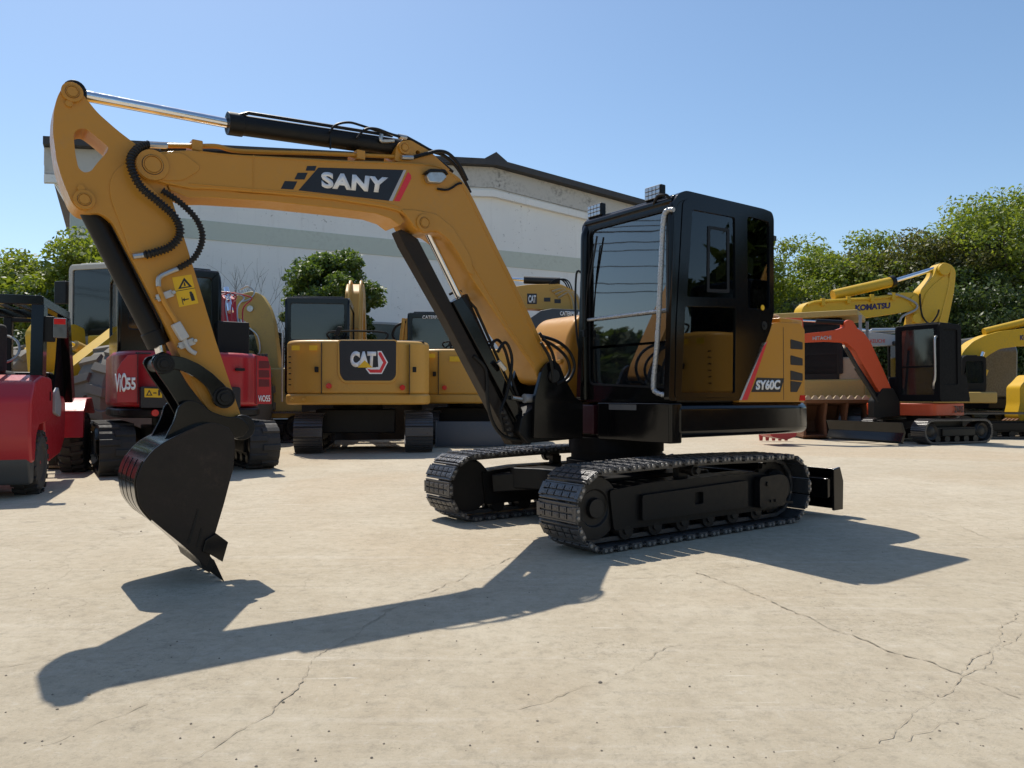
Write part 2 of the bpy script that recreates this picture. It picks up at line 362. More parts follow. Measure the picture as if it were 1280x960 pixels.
xr = 2*pk[0]-eL[0]; eave_in = bp(85, 262)
o_ = [(0, -.1), (0, eave_in[1]), (eL[0], bp(55, 206)[1]), (eL[0], top_l-.05), (pk[0], pk[1]-.05), (xr, top_l-.05), (xr, -.1)]
m_ = MB(); m_.prism(o_, 0, .4); m_.box(.1, xr-.1, .4, 26, -.1, eave_in[1]); m_.build('gable_wall', plaster, W)
rf = MB()
for a, b in ((eL, pk), ((xr, top_l), pk)):
    rf.prism([(a[0], a[1]-.12), (b[0], b[1]-.12), (b[0], b[1]+.12), (a[0], a[1]+.12)] if a[0] < b[0] else [(b[0], b[1]-.12), (a[0], a[1]-.12), (a[0], a[1]+.12), (b[0], b[1]+.12)], -.45, 27)
rf.prism([(pk[0]-.5, pk[1]+.1), (pk[0], pk[1]+.42), (pk[0]+.5, pk[1]+.1)], -.4, 27)
rf.build('roof', roof_m, W)
fa = MB()
def band(z0a, z1a, z0p, z1p, y, nm=None):            # strip following the gable
    for s in (0, 1):
        a, b = ((eL[0]+.02, pk[0]) if s == 0 else (xr-.02, pk[0])); fa.prism([(a, z0a), (b, z0p), (b, z1p), (a, z1a)], y, -.003)
band(top_l-.95, top_l-.13, pk[1]-.95, pk[1]-.13, -.10); fa.build('fascia', fascia_m, W)
fa = MB(); band(top_l-1.25, top_l-1.0, pk[1]-1.35, pk[1]-1.1, -.2); fa.build('cornice', plaster, W)
z1, z0 = bp(219, 272)[1], bp(219, 296)[1]
fa = MB(); fa.box(.02, xr-.02, -.03, -.003, z0, z1); fa.build('painted_band', band_m, W)
for a, b in (((462, 402), (508, 430)), ((250, 380), (300, 420))):
    p, q = bp(*a), bp(*b); f = MB(); f.prism(rect(p[0], q[0], q[1]-1.2, p[1]), -.05, -.003, 'Y', [rect(p[0]+.08, q[0]-.08, q[1]-1.1, p[1]-.08)])
    w_ = f.build('window', grey, W); f = MB(); f.box(p[0]+.08, q[0]-.08, -.02, -.004, q[1]-1.1, p[1]-.08); f.build('pane', paint('dark_pane', (.03, .04, .04), .12, .2), w_)

# ---------------- trees ----------------
def leaf_mat(name, c0, c1, c2, trans=.35):
    m, nt, o = newmat(name); g = N(nt, 'ShaderNodeNewGeometry'); cc = coords(nt)
    col = ramp(nt, g.outputs['Random Per Island'], [(0, c0), (.55, c1), (1, c2)])
    n = noise(nt, cc, 1.1, 3); col = mix(nt, ramp(nt, n, [(.35, 0.0), (.65, .6)]), col, c2)
    b = N(nt, 'ShaderNodeBsdfPrincipled'); b.inputs['Roughness'].default_value = .5; t = N(nt, 'ShaderNodeBsdfTranslucent')
    nt.links.new(col, b.inputs['Base Color']); nt.links.new(mix(nt, 1.0, col, (1.5, 1.5, .7), 'MULTIPLY'), t.inputs[0])
    s = N(nt, 'ShaderNodeMixShader'); s.inputs[0].default_value = trans; nt.links.new(b.outputs[0], s.inputs[1]); nt.links.new(t.outputs[0], s.inputs[2])
    nt.links.new(s.outputs[0], o.inputs[0]); return m
lf_spring = leaf_mat('spring_leaves', (.08, .13, .018), (.15, .205, .028), (.24, .275, .045), .45)
lf_dark = leaf_mat('dark_leaves', (.025, .045, .014), (.045, .075, .02), (.08, .12, .03), .3)
lf_mid = leaf_mat('mid_green_leaves', (.04, .075, .018), (.075, .125, .026), (.14, .20, .04), .35)
lf_olive = leaf_mat('olive_leaves', (.06, .075, .022), (.105, .118, .034), (.17, .16, .05), .35)
lf_grey = leaf_mat('grey_green_leaves', (.045, .058, .035), (.08, .095, .06), (.13, .145, .09), .3)
bark = paint('bark', (.09, .07, .05), .9, .5, bumpy=.6)
def leaf_mesh(name, centers, sig, n, size, mat, parent, rng):
    k = rng.integers(0, len(centers), n); c = centers[k]; s = sig[k][:, None]
    d = rng.normal(size=(n, 3)); d /= np.linalg.norm(d, axis=1)[:, None]; rad = rng.random(n)[:, None]**.45
    p = c+d*rad*s*np.array([1, 1, .62]); p = p[p[:, 2] > .05]; n = len(p)
    nrm = d[:n]*.5+rng.normal(size=(n, 3))*.7+np.array([0, 0, .5]); nrm /= np.linalg.norm(nrm, axis=1)[:, None]
    u = np.cross(nrm, rng.normal(size=(n, 3))); u /= np.linalg.norm(u, axis=1)[:, None]; v = np.cross(nrm, u)
    L = size*(.6+.8*rng.random(n))[:, None]; Wd = L*.5
    V = np.stack([p-u*L, p-v*Wd+nrm*L*.15, p+u*L, p+v*Wd+nrm*L*.15], 1).reshape(-1, 3).astype('f')
    me = bpy.data.meshes.new(name); me.vertices.add(4*n); me.vertices.foreach_set('co', V.ravel())
    me.loops.add(4*n); me.loops.foreach_set('vertex_index', np.arange(4*n, dtype='i')); me.polygons.add(n)
    me.polygons.foreach_set('loop_start', np.arange(0, 4*n, 4, dtype='i')); me.polygons.foreach_set('loop_total', np.full(n, 4, 'i'))
    me.update(); me.materials.append(mat); o = bpy.data.objects.new(name, me); COL.objects.link(o); o.parent = parent; return o
def tree(x, y, h, rx, crown_lo, mat, label, seed, n=9000, size=.13, nclump=60, group=None, name='broadleaf_tree', cs=1.0):
    rng = np.random.default_rng(seed); rn = random.Random(seed); fr = Frame(x, y, 1, 0)
    T = root(name, fr, label, 'tree', group)
    cz = (h+crown_lo)/2; rz = (h-crown_lo)/2; cen = []; sg = []
    while len(cen) < nclump:
        d = rng.normal(size=3); d /= np.linalg.norm(d); r = rng.random()**.4
        q = d*r*np.array([rx, rx, rz]); sr = cs*rx*rng.uniform(.16, .32)
        q *= (1-sr/rx*.55*(1 if r > .7 else 0)); cen.append(q+np.array([0, 0, cz])); sg.append(sr)
    cen = np.array(cen); sg = np.array(sg)
    leaf_mesh('crown', cen, sg, n, size, mat, T, rng)
    t = MB(); lean = rn.uniform(-.3, .3); top = Vector((lean, rn.uniform(-.3, .3), crown_lo+rz*.9))
    t.tube(spline([(0, 0, -.1), (lean*.2, 0, crown_lo*.6), (lean*.6, .1, crown_lo+rz*.3), top], 5), [h*.022*(1-.04*i) for i in range(16)], 8)
    for k in range(0, nclump, max(1, nclump//16)):
        c = Vector(cen[k]); z0 = crown_lo*.55+(cz-crown_lo*.55)*rn.random(); s = Vector((lean*.5, 0, z0))
        t.tube(spline([s, s.lerp(c, .5)+Vector((0, 0, -.15*rx)), c], 4), [h*.010*(1-.1*i) for i in range(9)], 5)
    t.build('trunk', bark, T); return T
def tpx(px, d): return at(px, 480, d).x
def ztop(py, d): return CH+(496-py)/FPX*d
# right row of trees
GR = 'trees behind the right side of the yard'
for px, py, d, rx, lo, mt, lab, sd_, n in [
    (1000, 297, 39, 3.6, 1.6, lf_spring, 'bright green bushy tree just right of the black cab', 1, 14000),
    (1062, 288, 40, 3.9, 1.8, lf_spring, 'bright green tree above the tall yellow boom, left of the olive tree', 2, 14000),
    (1040, 345, 36, 3.2, .3, lf_grey, 'grey green undergrowth tree in shade right behind the yellow boom', 3, 10000),
    (1112, 300, 38, 3.2, 1.2, lf_olive, 'olive brown tree between the bright green trees and the tall brown one', 4, 11000),
    (1105, 360, 35, 2.8, .2, lf_dark, 'low dark bushy tree behind the grey boom', 5, 9000),
    (1163, 277, 38, 4.2, 1.0, lf_olive, 'tall brownish olive tree behind the raised yellow arm', 6, 15000),
    (1205, 330, 34, 3.0, .3, lf_dark, 'dense dark evergreen tree between the yellow arm and the right boom', 7, 13000),
    (1222, 285, 37, 3.0, 3.0, lf_grey, 'thin grey green tree with gaps at the right', 8, 6500),
    (1268, 226, 36, 4.0, 4.6, lf_spring, 'tallest bright green tree at the right edge of the picture', 9, 13000),
    (1275, 385, 33, 2.6, .1, lf_dark, 'dark bush behind the yellow boom at the far right', 10, 9000),
    (1330, 240, 38, 4.5, 1.0, lf_spring, 'bright green tree cut by the right edge of the picture', 11, 9000)]:
    tree(tpx(px, d), d, ztop(py, d), rx*1.18, lo, mt, lab, sd_, int(n*2.5), .092, 110, GR)
GL = 'green trees left of the warehouse'
for px, py, d, rx, lo, mt, lab, sd_, n in [
    (98, 280, 21.5, 2.1, .4, lf_spring, 'rounded light green tree behind the wheel loader cab', 21, 22000),
    (25, 296, 22, 2.7, .2, lf_spring, 'wide light green tree above the forklift roof at the left edge', 22, 26000),
    (60, 330, 20, 1.5, .3, lf_dark, 'dark green shrub between the forklift roof and loader cab', 23, 7000),
    (-70, 300, 24, 2.6, .5, lf_spring, 'light green tree cut by the left edge of the picture', 24, 7000),
    ]:
    tree(tpx(px, d), d, ztop(py, d), rx*1.1, lo, mt, lab, sd_, int(n*1.5), .078, 95, GL)
tree(tpx(414, 21), 21, ztop(303, 21), 1.5, 2.2, lf_mid, 'dark green round topped tree standing before the white warehouse wall', 31, 26000, .065, 80)
tree(tpx(448, 20), 20, ztop(350, 20), .62, .6, lf_dark, 'narrow dark shrub behind the cab of the tracked machine with the emblem', 33, 5000, .07, 30, name='evergreen_shrub')
# leafless shrub
def bare(x, y, h, label, seed):
    rn = random.Random(seed); fr = Frame(x, y, 1, 0); b = MB()
    def br(p, d, L, r, k):
        q = p+d*L; mid = p.lerp(q, .5)+Vector((rn.uniform(-1, 1), rn.uniform(-1, 1), 0))*L*.07
        b.tube([p, mid, q], [r, r*.8, r*.6], 4)
        if k:
            for _ in range(rn.choice((2, 3))):
                nd = (d+Vector((rn.uniform(-.75, .75), rn.uniform(-.5, .5), rn.uniform(-.1, .5)))).normalized(); br(q if rn.random() < .6 else mid, nd, L*rn.uniform(.6, .85), r*.6, k-1)
    for k in range(4): br(Vector((rn.uniform(-.3, .3), 0, 0)), Vector((rn.uniform(-.35, .35), 0, 1)).normalized(), h*.36, .035, 5)
    o = b.build('bare_shrub', bark); o.location = fr.O; return tag(o, label, 'shrub')
bare(tpx(318, 20), 20, 3.6, 'leafless twiggy shrub before the white wall above the red machine', 5)
bare(tpx(262, 21), 21, 3.9, 'leafless thin shrub before the white wall behind the arm hoses', 8)
# low boundary wall behind the right machines
w0 = Frame(18, 36, 1, -.15)
bw = MB(); bw.box(-9, 30, -.15, .15, -.05, 2.3); bw.box(-9.05, 30.05, -.2, .2, 2.302, 2.4)
tag(bw.build('boundary_wall', paint('old_concrete_wall', (.22, .215, .2), .9, .8), None, .02), 'weathered grey concrete wall under the trees at the right', 'wall')
bo = bpy.data.objects['boundary_wall']; bo.location = w0.O; bo.rotation_euler = (0, 0, w0.rz)
# ================= the main excavator =================
TH = .95
M = Frame(.882, 6.442, -math.sin(TH), -math.cos(TH))
EX = root('excavator', M, 'large golden excavator with a black cab, the nearest machine, boom reaching left over the yard', 'excavator')
def pin(mb, c, r, y0, y1):                           # a pin end with a raised ring
    mb.cyl((c[0], y0, c[1]), (c[0], y1, c[1]), r, 24)
def ringp(name, c, r, ya, yb, mat, parent):
    b = MB(); b.prism(circ(*c, r, 28), ya, yb); b.prism(circ(*c, r*.62, 28), yb-.002, yb+.008, 'Y', [circ(*c, r*.55, 28)]); b.prism(circ(*c, r*.5, 24), yb-.002, yb+.006)
    g_ = MB(); g_.prism(circ(*c, r*.66, 28), ya, yb+.0012, 'Y', [circ(*c, r*.60, 28)]); o_ = b.build(name, mat, parent, .003); g_.build('pin_groove', decalb, parent); return o_

# ---- undercarriage ----
G, TW, TL, TR = .791, .405, 2.55, .262
def wheel_at(x): return (x, TR+.012)
def track_path(TL, TR, z0, n, sag=.0):
    a = TL/2-TR; per = 4*a+2*math.pi*TR; out = []
    for i in range(n):
        s = per*i/n
        if s < 2*a: p = (-a+s, 2*TR+z0+sag*math.sin(math.pi*s/(2*a))); t = 0
        elif s < 2*a+math.pi*TR: u = (s-2*a)/TR; p = (a+TR*math.sin(u), TR+z0+TR*math.cos(u)); t = u
        elif s < 4*a+math.pi*TR: p = (a-(s-2*a-math.pi*TR), z0); t = math.pi
        else: u = (s-4*a-math.pi*TR)/TR; p = (-a-TR*math.sin(u), TR+z0-TR*math.cos(u)); t = math.pi+u
        out.append((p[0], p[1], t))
    return out, per/n
NSH = 42
for side in (1, -1):
    path, pitch = track_path(TL, TR, .024, NSH, .018)
    if side == 1:
        ch = MB(); a = TL/2-TR
        pp = [(p[0], p[1]) for p in path]; inn = [(x-.05*math.sin(t), z-.05*math.cos(t)) for x, z, t in path]; inn2 = [(x-.02*math.sin(t), z-.02*math.cos(t)) for x, z, t in path]
        for yy in (-.06, .035):
            for k in range(NSH):
                q = (k+1) % NSH; ch.loft([[(inn2[k][0], yy, inn2[k][1]), (inn2[k][0], yy+.025, inn2[k][1]), (inn[k][0], yy+.025, inn[k][1]), (inn[k][0], yy, inn[k][1])],
                    [(inn2[q][0], yy, inn2[q][1]), (inn2[q][0], yy+.025, inn2[q][1]), (inn[q][0], yy+.025, inn[q][1]), (inn[q][0], yy, inn[q][1])]])
        chain = ch.build('track_chain', shoe_m, EX); chain.location = (0, G, 0)
        s = MB(); w = TW/2; pl = pitch/2-.004
        s.box(-pl, pl, -w, w, -.006, .006)
        for gx in (-pl+.006, pl-.006): s.box(gx-.005, gx+.005, -w+.006, w-.006, .006, .012)
        for row in (-.023, .023):
            for k in range(5):
                y = -w+.046+k*.078; s.box(row-.017, row+.017, y-.033, y+.033, .005, .021); s.box(row-.009, row+.009, y-.018, y+.018, .020, .0235)
        for e in (-1, 1): s.box(-.047, .047, min(e*(w-.03), e*(w+.004)), max(e*(w-.03), e*(w+.004)), -.02, .02)
        shoe0 = s.build('track_shoe', shoe_m, chain, .003)
        bt = MB()
        for e in (-1, 1):
            for row in (-.030, .030):
                bt.cyl((row*.75, e*(w-.012), .002), (row*.75, e*(w+.012), .002), .013, 8)
        bolt0 = bt.build('shoe_end', boltm)
        bb = bmesh.new(); bb.from_mesh(shoe0.data); nf = len(bb.faces); bb.from_mesh(bolt0.data); bb.faces.ensure_lookup_table()
        for f_ in bb.faces[nf:]: f_.material_index = 1
        bb.to_mesh(shoe0.data); bb.free(); shoe0.data.materials.append(boltm); bpy.data.objects.remove(bolt0)
        for k, (x, z, t) in enumerate(path):
            if k:
                o = shoe0.copy(); COL.objects.link(o); o.parent = chain
            else: o = shoe0
            if True:
                o.location = (x, 0, z); o.rotation_euler = (0, t, 0)
        # side frame, wheels
        f = MB(); zc = TR+.024
        f.prism(rnd([(-.98, .12), (.86, .12), (.9, .40), (.5, .43), (-.75, .43), (-.95, .38)], .03), -.10, .10)
        f.prism(rnd([(-.55, .17), (.62, .17), (.62, .35), (-.55, .38)], .02), .10, .135, 'Y', [rnd([(-.02, .24), (.08, .24), (.08, .33), (-.02, .33)], .02)])
        f.prism(rnd([(-1.0, .15), (-.66, .15), (-.66, .40), (-.95, .41), (-1.03, .33)], .04), .11, .165)
        for x in (-.80, -.86): f.cyl((x, .165, .2), (x, .175, .2), .012, 8)
        f.cyl((-.76, .165, .34), (-.76, .175, .34), .02, 10); f.bar((-.98, .15, .18), (-1.08, .17, .17), .02, .02)
        frame = f.build('track_frame', blackm, EX, .008); frame.location = (0, G, 0)
        idl = MB(); idl.lathe((a, -.075, zc), (0, 1, 0), [(0, .10), (0, .215), (.03, .215), (.05, .235), (.10, .235), (.12, .215), (.15, .215), (.15, .13), (.135, .12), (.135, .07), (.17, .065), (.17, .01)], 32)
        idl = idl.build('idler_wheel', iron, EX, .003); idl.location = (0, G, 0)
        sp = MB(); teeth = []
        for k in range(42):
            r = .232 if k % 2 else .205; an = 2*math.pi*k/42; teeth.append((-a+r*math.cos(an), zc+r*math.sin(an)))
        sp.prism(teeth, -.02, .02); sp.lathe((-a, -.1, zc), (0, 1, 0), [(0, .15), (.16, .15), (.19, .12), (.22, .11), (.22, .01)], 28)
        spk = sp.build('sprocket', iron, EX, .003); spk.location = (0, G, 0)
        ro = []
        for x in [-.72+.29*k for k in range(6)]:
            r = MB(); r.lathe((x, -.085, .115), (0, 1, 0), [(0, .05), (0, .07), (.06, .07), (.06, .055), (.11, .055), (.11, .07), (.17, .07), (.17, .035), (.185, .03), (.185, .005)], 20); ro.append(r.build('track_roller', iron, EX)); ro[-1].location = (0, G, 0)
        r = MB(); r.lathe((.05, -.05, .49), (0, 1, 0), [(0, .03), (0, .045), (.04, .045), (.04, .03), (.13, .03), (.13, .045), (.17, .045), (.17, .03), (.2, .025), (.2, .005)], 18); r.box(-.0, .1, -.06, .0, .42, .50)
        tr_ = r.build('carrier_roller', iron, EX, .003); tr_.location = (0, G, 0)
        parts = [chain, frame, idl, spk, tr_]+ro
    else:
        for src in parts:
            c = copy_tree(src, EX); c.location = (0, -G, 0); c.rotation_euler = (0, 0, 0)
            if src not in (chain,): c.scale = (1, -1, 1)
xf = MB()
xf.prism(rnd([(.55, .3), (.75, .58), (-.55, .58), (-.5, -.58), (.75, -.58), (.55, -.3)], .1), .26, .44, 'Z')
for s in (-1, 1):
    for x0, x1 in ((.3, .75), (-.3, -.7)): xf.bar((x0, s*.25, .36), (x1, s*(G-.06), .30), .22, .16)
xf.build('centre_frame', blackm, EX, .015)
sb = MB(); sb.lathe((0, 0, .44), (0, 0, 1), [(0, .42), (.08, .42), (.08, .38), (.15, .38), (.15, .40), (.27, .40)], 40); sb.build('swing_bearing', softblack, EX)
bl = MB(); prof = [(-1.70, .06), (-1.735, .07), (-1.775, .16), (-1.78, .26), (-1.76, .36), (-1.73, .41), (-1.705, .41), (-1.735, .34), (-1.755, .25), (-1.75, .17), (-1.715, .09)]
bl.prism(prof, -.97, .97)
for s in (-1, 1): bl.prism([(-1.66, .05), (-1.80, .05), (-1.81, .3), (-1.76, .425), (-1.66, .41)], s*.97-.012, s*.97+.012)
for s in (-.42, .42): bl.bar((-.75, s, .3), (-1.72, s, .22), .09, .12)
bl.prism([(-1.745, .2), (-1.60, .16), (-1.60, .33), (-1.745, .33)], -.96, .96)
bl.build('dozer_blade', black, EX, .006)

# ---- upper body ----
def arcplan(x0, x1, y, rx, inset=0, n=10):           # plan outline: straight sides, rounded tail
    pts = [(x0, -y+inset), (x1, -y+inset)]
    for k in range(n+1):
        t = -math.pi/2+math.pi*k/n; c, s_ = math.cos(t), math.sin(t)
        pts.append((x1-rx*(abs(c)**.8), (y-inset)*math.copysign(abs(s_)**.55, s_)))
    return [(x0, -y+inset)]+pts[2:]+[(x0, y-inset)]
zs = .995
sk = MB(); sk.prism(arcplan(.27, -1.20, .925, .47), .735, zs, 'Z'); sk.build('lower_skirt', black, EX, .055, 4)
cw = MB(); cw.prism(rnd(arcplan(-1.0, -1.16, .915, .46, .0), .01), zs+.003, 1.70, 'Z'); cw.build('counterweight', gold, EX, .05, 3)
# front deck
fd = MB(); fd.prism(rnd([(.20, .92), (.33, .92), (.34, .30), (.36, .16), (.20, .16)], .02), .70, zs, 'Z')
fd.prism(rnd([(.20, -.28), (.34, -.28), (.34, -.93), (.20, -.93)], .02), .70, zs, 'Z'); fd.build('front_deck', black, EX, .01)
ya_, yb_ = M.X(.35, 742, 520)[0], M.X(.35, 697, 520)[0]; mp = MB(); mp.box(.3, .352, yb_, ya_, .74, .975)
mp.build('front_cover', maroon, EX, .006)
dp = MB(); a_, b_ = M.X(.345, 760, 505), M.X(.345, 795, 515); dp.prism(rect(b_[0], a_[0], a_[1]-.045, a_[1]-.002), .3405, .3425, 'X'); dp.build('data_plate', paint('data_plate_metal', (.12, .12, .12), .4, .8, (.02, .02, .02), scale=9), EX)
# side body panel behind the cab
pn = MB(); yp = .922
P = M.YY(yp, [(957, 428), (966, 404), (972, 403), (1000, 404), (1006, 412), (1006, 501), (923, 501)])
P[-1] = (P[-1][0], zs+.004); P[-2] = (P[-2][0], zs+.004)
pn.prism(rnd(P, .015), yp-.12, yp); panel = pn.build('side_panel', gold, EX, .012, 3)
ed = MB(); a_, b_ = M.Y(yp, 979, 406), M.Y(yp, 979, 500); ed.box(a_[0]-.003, a_[0]+.003, yp-.01, yp+.001, zs+.02, a_[1]-.02); ed.build('panel_seam', decalb, panel)
st1 = MB(); st1.prism(M.YY(yp, [(959, 428), (952, 428), (924.5, 500), (931, 500)]), yp, yp+.002); st1.build('stripe', decalg, panel)
st1 = MB(); st1.prism(M.YY(yp, [(959.5, 428), (949+3, 460), (931.5, 500), (925+1, 500), (944, 450), (954, 428)]), yp-.001, yp+.0015)
o = MB(); o.prism(M.YY(yp, [(959.5, 426), (954, 433), (927, 500), (934, 500)]), yp+.0005, yp+.0032); st1.b.free(); o.build('stripe', decalr, panel)
o = MB(); o.prism(M.YY(yp, [(946, 472), (980, 473), (975, 490), (939, 490)]), yp, yp+.003); o.build('name_plate', decalb, panel)
def q3(c, pts, e=.0): return [(p[0], c+e, p[1]) for p in M.YY(c, pts)]
text('SY60C', q3(yp, [(944, 487.5), (974, 487), (975, 474.5), (945, 475)], .003), decalw, panel, off=.045, thick=.002)
for y0 in (424, 444, 463):
    o = MB(); o.prism(rnd(M.YY(yp, [(988, y0), (1003, y0+4), (1003, y0+13), (988, y0+12)]), .01), yp-.02, yp+.003); o.build('vent', decalb, panel)
o = MB(); o.prism(rnd(M.YY(yp, [(988, 476), (1002, 478), (996, 490), (988, 490)]), .006), yp-.02, yp+.003); o.build('vent', decalb, panel)
o = MB(); o.prism(M.YY(yp, [(1000, 494), (1006, 494), (1006, 501), (999, 501)]), yp-.01, yp+.006); o.build('reflector', lens_r, panel, .002)
# engine hood and right side hood
hd = MB(); hd.prism(rnd([(-.95, .78), (-1.25, .78), (-1.42, .5), (-1.5, 0), (-1.42, -.5), (-1.25, -.8), (-.95, -.8)], .1), zs+.003, 1.755, 'Z'); hd.build('engine_hood', gold, EX, .05, 3)
hr = MB(); P = [(-1.2, zs+.003), (.32, zs+.003), (.30, 1.25), (.22, 1.60), (.12, 1.75), (-.1, 1.80), (-1.2, 1.80)]
hr.prism(rnd(P, .12, 6), -.93, -.34); hood = hr.build('right_hood', gold, EX, .05, 3)
for k in range(3):
    for yy in (-.44, -.66): 
        v = MB(); v.box(.255, .318-.01*k, yy-.075, yy+.075, 1.2+.13*k, 1.24+.13*k); v.build('louvre', gold, hood, .015)

# ---- cab ----
CXF, CXR, CYL, CYR, CZ0, CZ1 = .273, -.905, .924, -.106, 1.0, 2.55
SO = M.YY(CYL, [(843, 250), (849, 241), (858, 238), (955, 261), (965, 265), (967.5, 273), (967.5, 392), (963, 412), (957, 428), (924, 501), (836, 501)])
SO = rnd(SO, .03, 3)
door_o = M.YY(CYL, [(853, 252), (860, 248), (922, 262), (926, 268), (925, 497), (843, 497), (845, 400)])
rw_o = rnd(M.YY(CYL, [(934, 270), (962, 277), (962, 386), (935, 386)]), .04)
fr_ = MB()
fr_.prism(SO, CYL-.05, CYL, 'Y', [rnd(door_o, .03), rw_o])
fr_.prism([(x, z) for x, z in SO], CYR, CYR+.05, 'Y', [rnd([(p[0]*.97, p[1]) for p in M.YY(CYL, [(856, 262), (918, 276), (918, 440), (850, 440)])], .03), rw_o])
hole = rnd([(CYL-.065, 1.10), (CYL-.065, 2.44), (CYR+.075, 2.44), (CYR+.075, 1.14)], .05)
fr_.prism(rnd([(CYL-.02, CZ0), (CYL-.02, CZ1-.035), (CYR+.02, CZ1-.035), (CYR+.02, CZ0)], .03), CXF-.04, CXF, 'X', [hole])
fr_.prism([(CYL-.03, 1.0), (CYL-.03, 2.52), (CYR+.03, 2.52), (CYR+.03, 1.0)], CXR+.01, CXR+.05, 'X', [rnd([(CYL-.12, 1.7), (CYL-.12, 2.4), (CYR+.12, 2.4), (CYR+.12, 1.7)], .05)])
cabf = fr_.build('cab_frame', black, EX, .018, 3)
rb = MB(); rb.box(CXR+.03, CXF-.01, CYR+.02, CYL-.02, CZ1-.06, CZ1-.012); rb.box(CXR+.15, CXF-.18, CYR+.12, CYL-.12, CZ1-.02, CZ1+.025)
rb.build('cab_roof', black, EX, .02, 3)
fl = MB(); fl.box(CXR+.06, CXF-.05, CYR+.06, CYL-.06, CZ0, CZ0+.04); fl.build('cab_floor', blackm, EX)
# front posts, rounded
po = MB()
for y in (CYL-.035, CYR+.035): po.tube(spline([(CXF-.28, y, CZ1-.035), (CXF-.10, y, CZ1-.045), (CXF-.01, y, CZ1-.12), (CXF+.01, y, 2.2), (CXF+.012, y, 1.02)], 6), .036, 12)
po.tube([(CXF-.03, CYR+.03, CZ1-.06), (CXF-.03, CYL-.03, CZ1-.06)], .04, 12); po.build('front_post', black, cabf)
# windscreen
ws = MB(); ws.box(CXF-.022, CXF-.016, CYR+.07, CYL-.06, 1.46, 2.45); ws = ws.build('windscreen', g_wind, EX)
wl = MB(); wl.box(CXF-.022, CXF-.016, CYR+.07, CYL-.06, 1.09, 1.44); wl.build('lower_windscreen', g_wind, EX)
a_, b_ = M.X(CXF, 736, 399), M.X(CXF, 815, 390)
br_ = MB(); br_.tube([(CXF+.004, CYL-.07, b_[1]), (CXF+.004, CYR+.07, b_[1])], .014, 10); br_.build('windscreen_bar', wrap, EX)
gs = MB()
for pts in ([(CYL-.065, 1.10), (CYL-.065, 2.44), (CYR+.075, 2.44), (CYR+.075, 1.14)],):
    q = rnd(pts, .07); q2 = rnd([(p[0]*.97+.012, (p[1]-1.77)*.975+1.77) for p in pts], .06); gs.prism(q, CXF-.002, CXF+.006, 'X', [q2])
gs.build('windscreen_seal', blackm, EX)
wi = MB(); A = (CXF+.03, CYR+.05, 1.60); wi.tube([A, (CXF+.03, CYR+.10, 2.05), (CXF+.02, CYR+.16, 2.30)], .006, 6); wi.tube([(CXF+.02, CYR+.10, 1.95), (CXF+.02, CYR+.20, 2.36)], .008, 6); wi.box(CXF, CXF+.05, CYR+.02, CYR+.07, 1.54, 1.60); wi.build('wiper', blackm, EX)
mr = MB(); mr.tube(spline([(CXF+.01, CYR-.0, 2.08), (CXF+.03, CYR-.05, 2.08), (CXF+.04, CYR-.05, 1.72), (CXF+.02, CYR-.03, 1.45), (CXF, CYR, 1.44)], 5), .009, 6); mr.build('grab_rail', blackm, EX)
# wrapped handrail on the near front post
hp = [M.X3(CXF+.05, *p) for p in [(842, 262), (833, 264), (829, 280), (826, 340), (822, 420), (817, 478), (820, 490), (832, 494)]]
hb = MB(); pth = spline(hp, 10); rr = []; random.seed(3)
for i in range(len(pth)): rr.append(.0185*random.uniform(.88, 1.16))
hb.tube(pth, rr, 10); hb.build('handrail', wrap, EX)
# door
df = MB(); P1 = rnd([(x*.995-.001, z) for x, z in door_o], .03)
upw = rnd(M.YY(CYL, [(865, 262), (918, 272), (919, 373), (858, 371)]), .02); low = rnd(M.YY(CYL, [(856, 383), (919, 384), (918, 491), (851, 491)]), .02)
df.prism(P1, CYL-.035, CYL+.006, 'Y', [upw, low]); door = df.build('cab_door', black, EX, .006)
b = MB(); b.prism(upw, CYL-.012, CYL-.006); b.build('door_window', g_cab, door)
b = MB(); b.prism(low, CYL-.012, CYL-.006); b.build('door_window', g_cab, door)
b = MB(); q = M.YY(CYL, [(885, 282), (912, 286), (912, 366), (884, 365)]); b.prism(rnd(q, .015), CYL-.006, CYL-.001, 'Y', [rnd(M.YY(CYL, [(888, 286), (909, 289), (909, 362), (887, 361)]), .01)]); b.build('sliding_pane_frame', blackm, door)
b = MB(); b.prism(rw_o, CYL-.02, CYL-.014); b.build('rear_side_window', g_cab, EX)
b = MB(); b.prism(rnd([(p[0]*.97, p[1]) for p in M.YY(CYL, [(856, 262), (918, 276), (918, 440), (850, 440)])], .03), CYR+.02, CYR+.025); b.build('right_window', g_cab, EX)
b = MB(); b.box(CXR+.02, CXR+.025, CYR+.12, CYL-.12, 1.7, 2.4); b.build('rear_window', g_cab, EX)
b = MB(); c_ = M.Y(CYL, 955, 407); b.cyl((c_[0], CYL-.01, c_[1]), (c_[0], CYL+.006, c_[1]), .035, 20); b.cyl((c_[0], CYL, c_[1]), (c_[0], CYL+.012, c_[1]), .012, 12); b.build('door_latch', blackm, EX)
b = MB(); c_ = M.Y(CYL, 953, 384.5); b.prism(circ(*c_, .022), CYL, CYL+.004); b.build('round_sticker', decaly, EX)
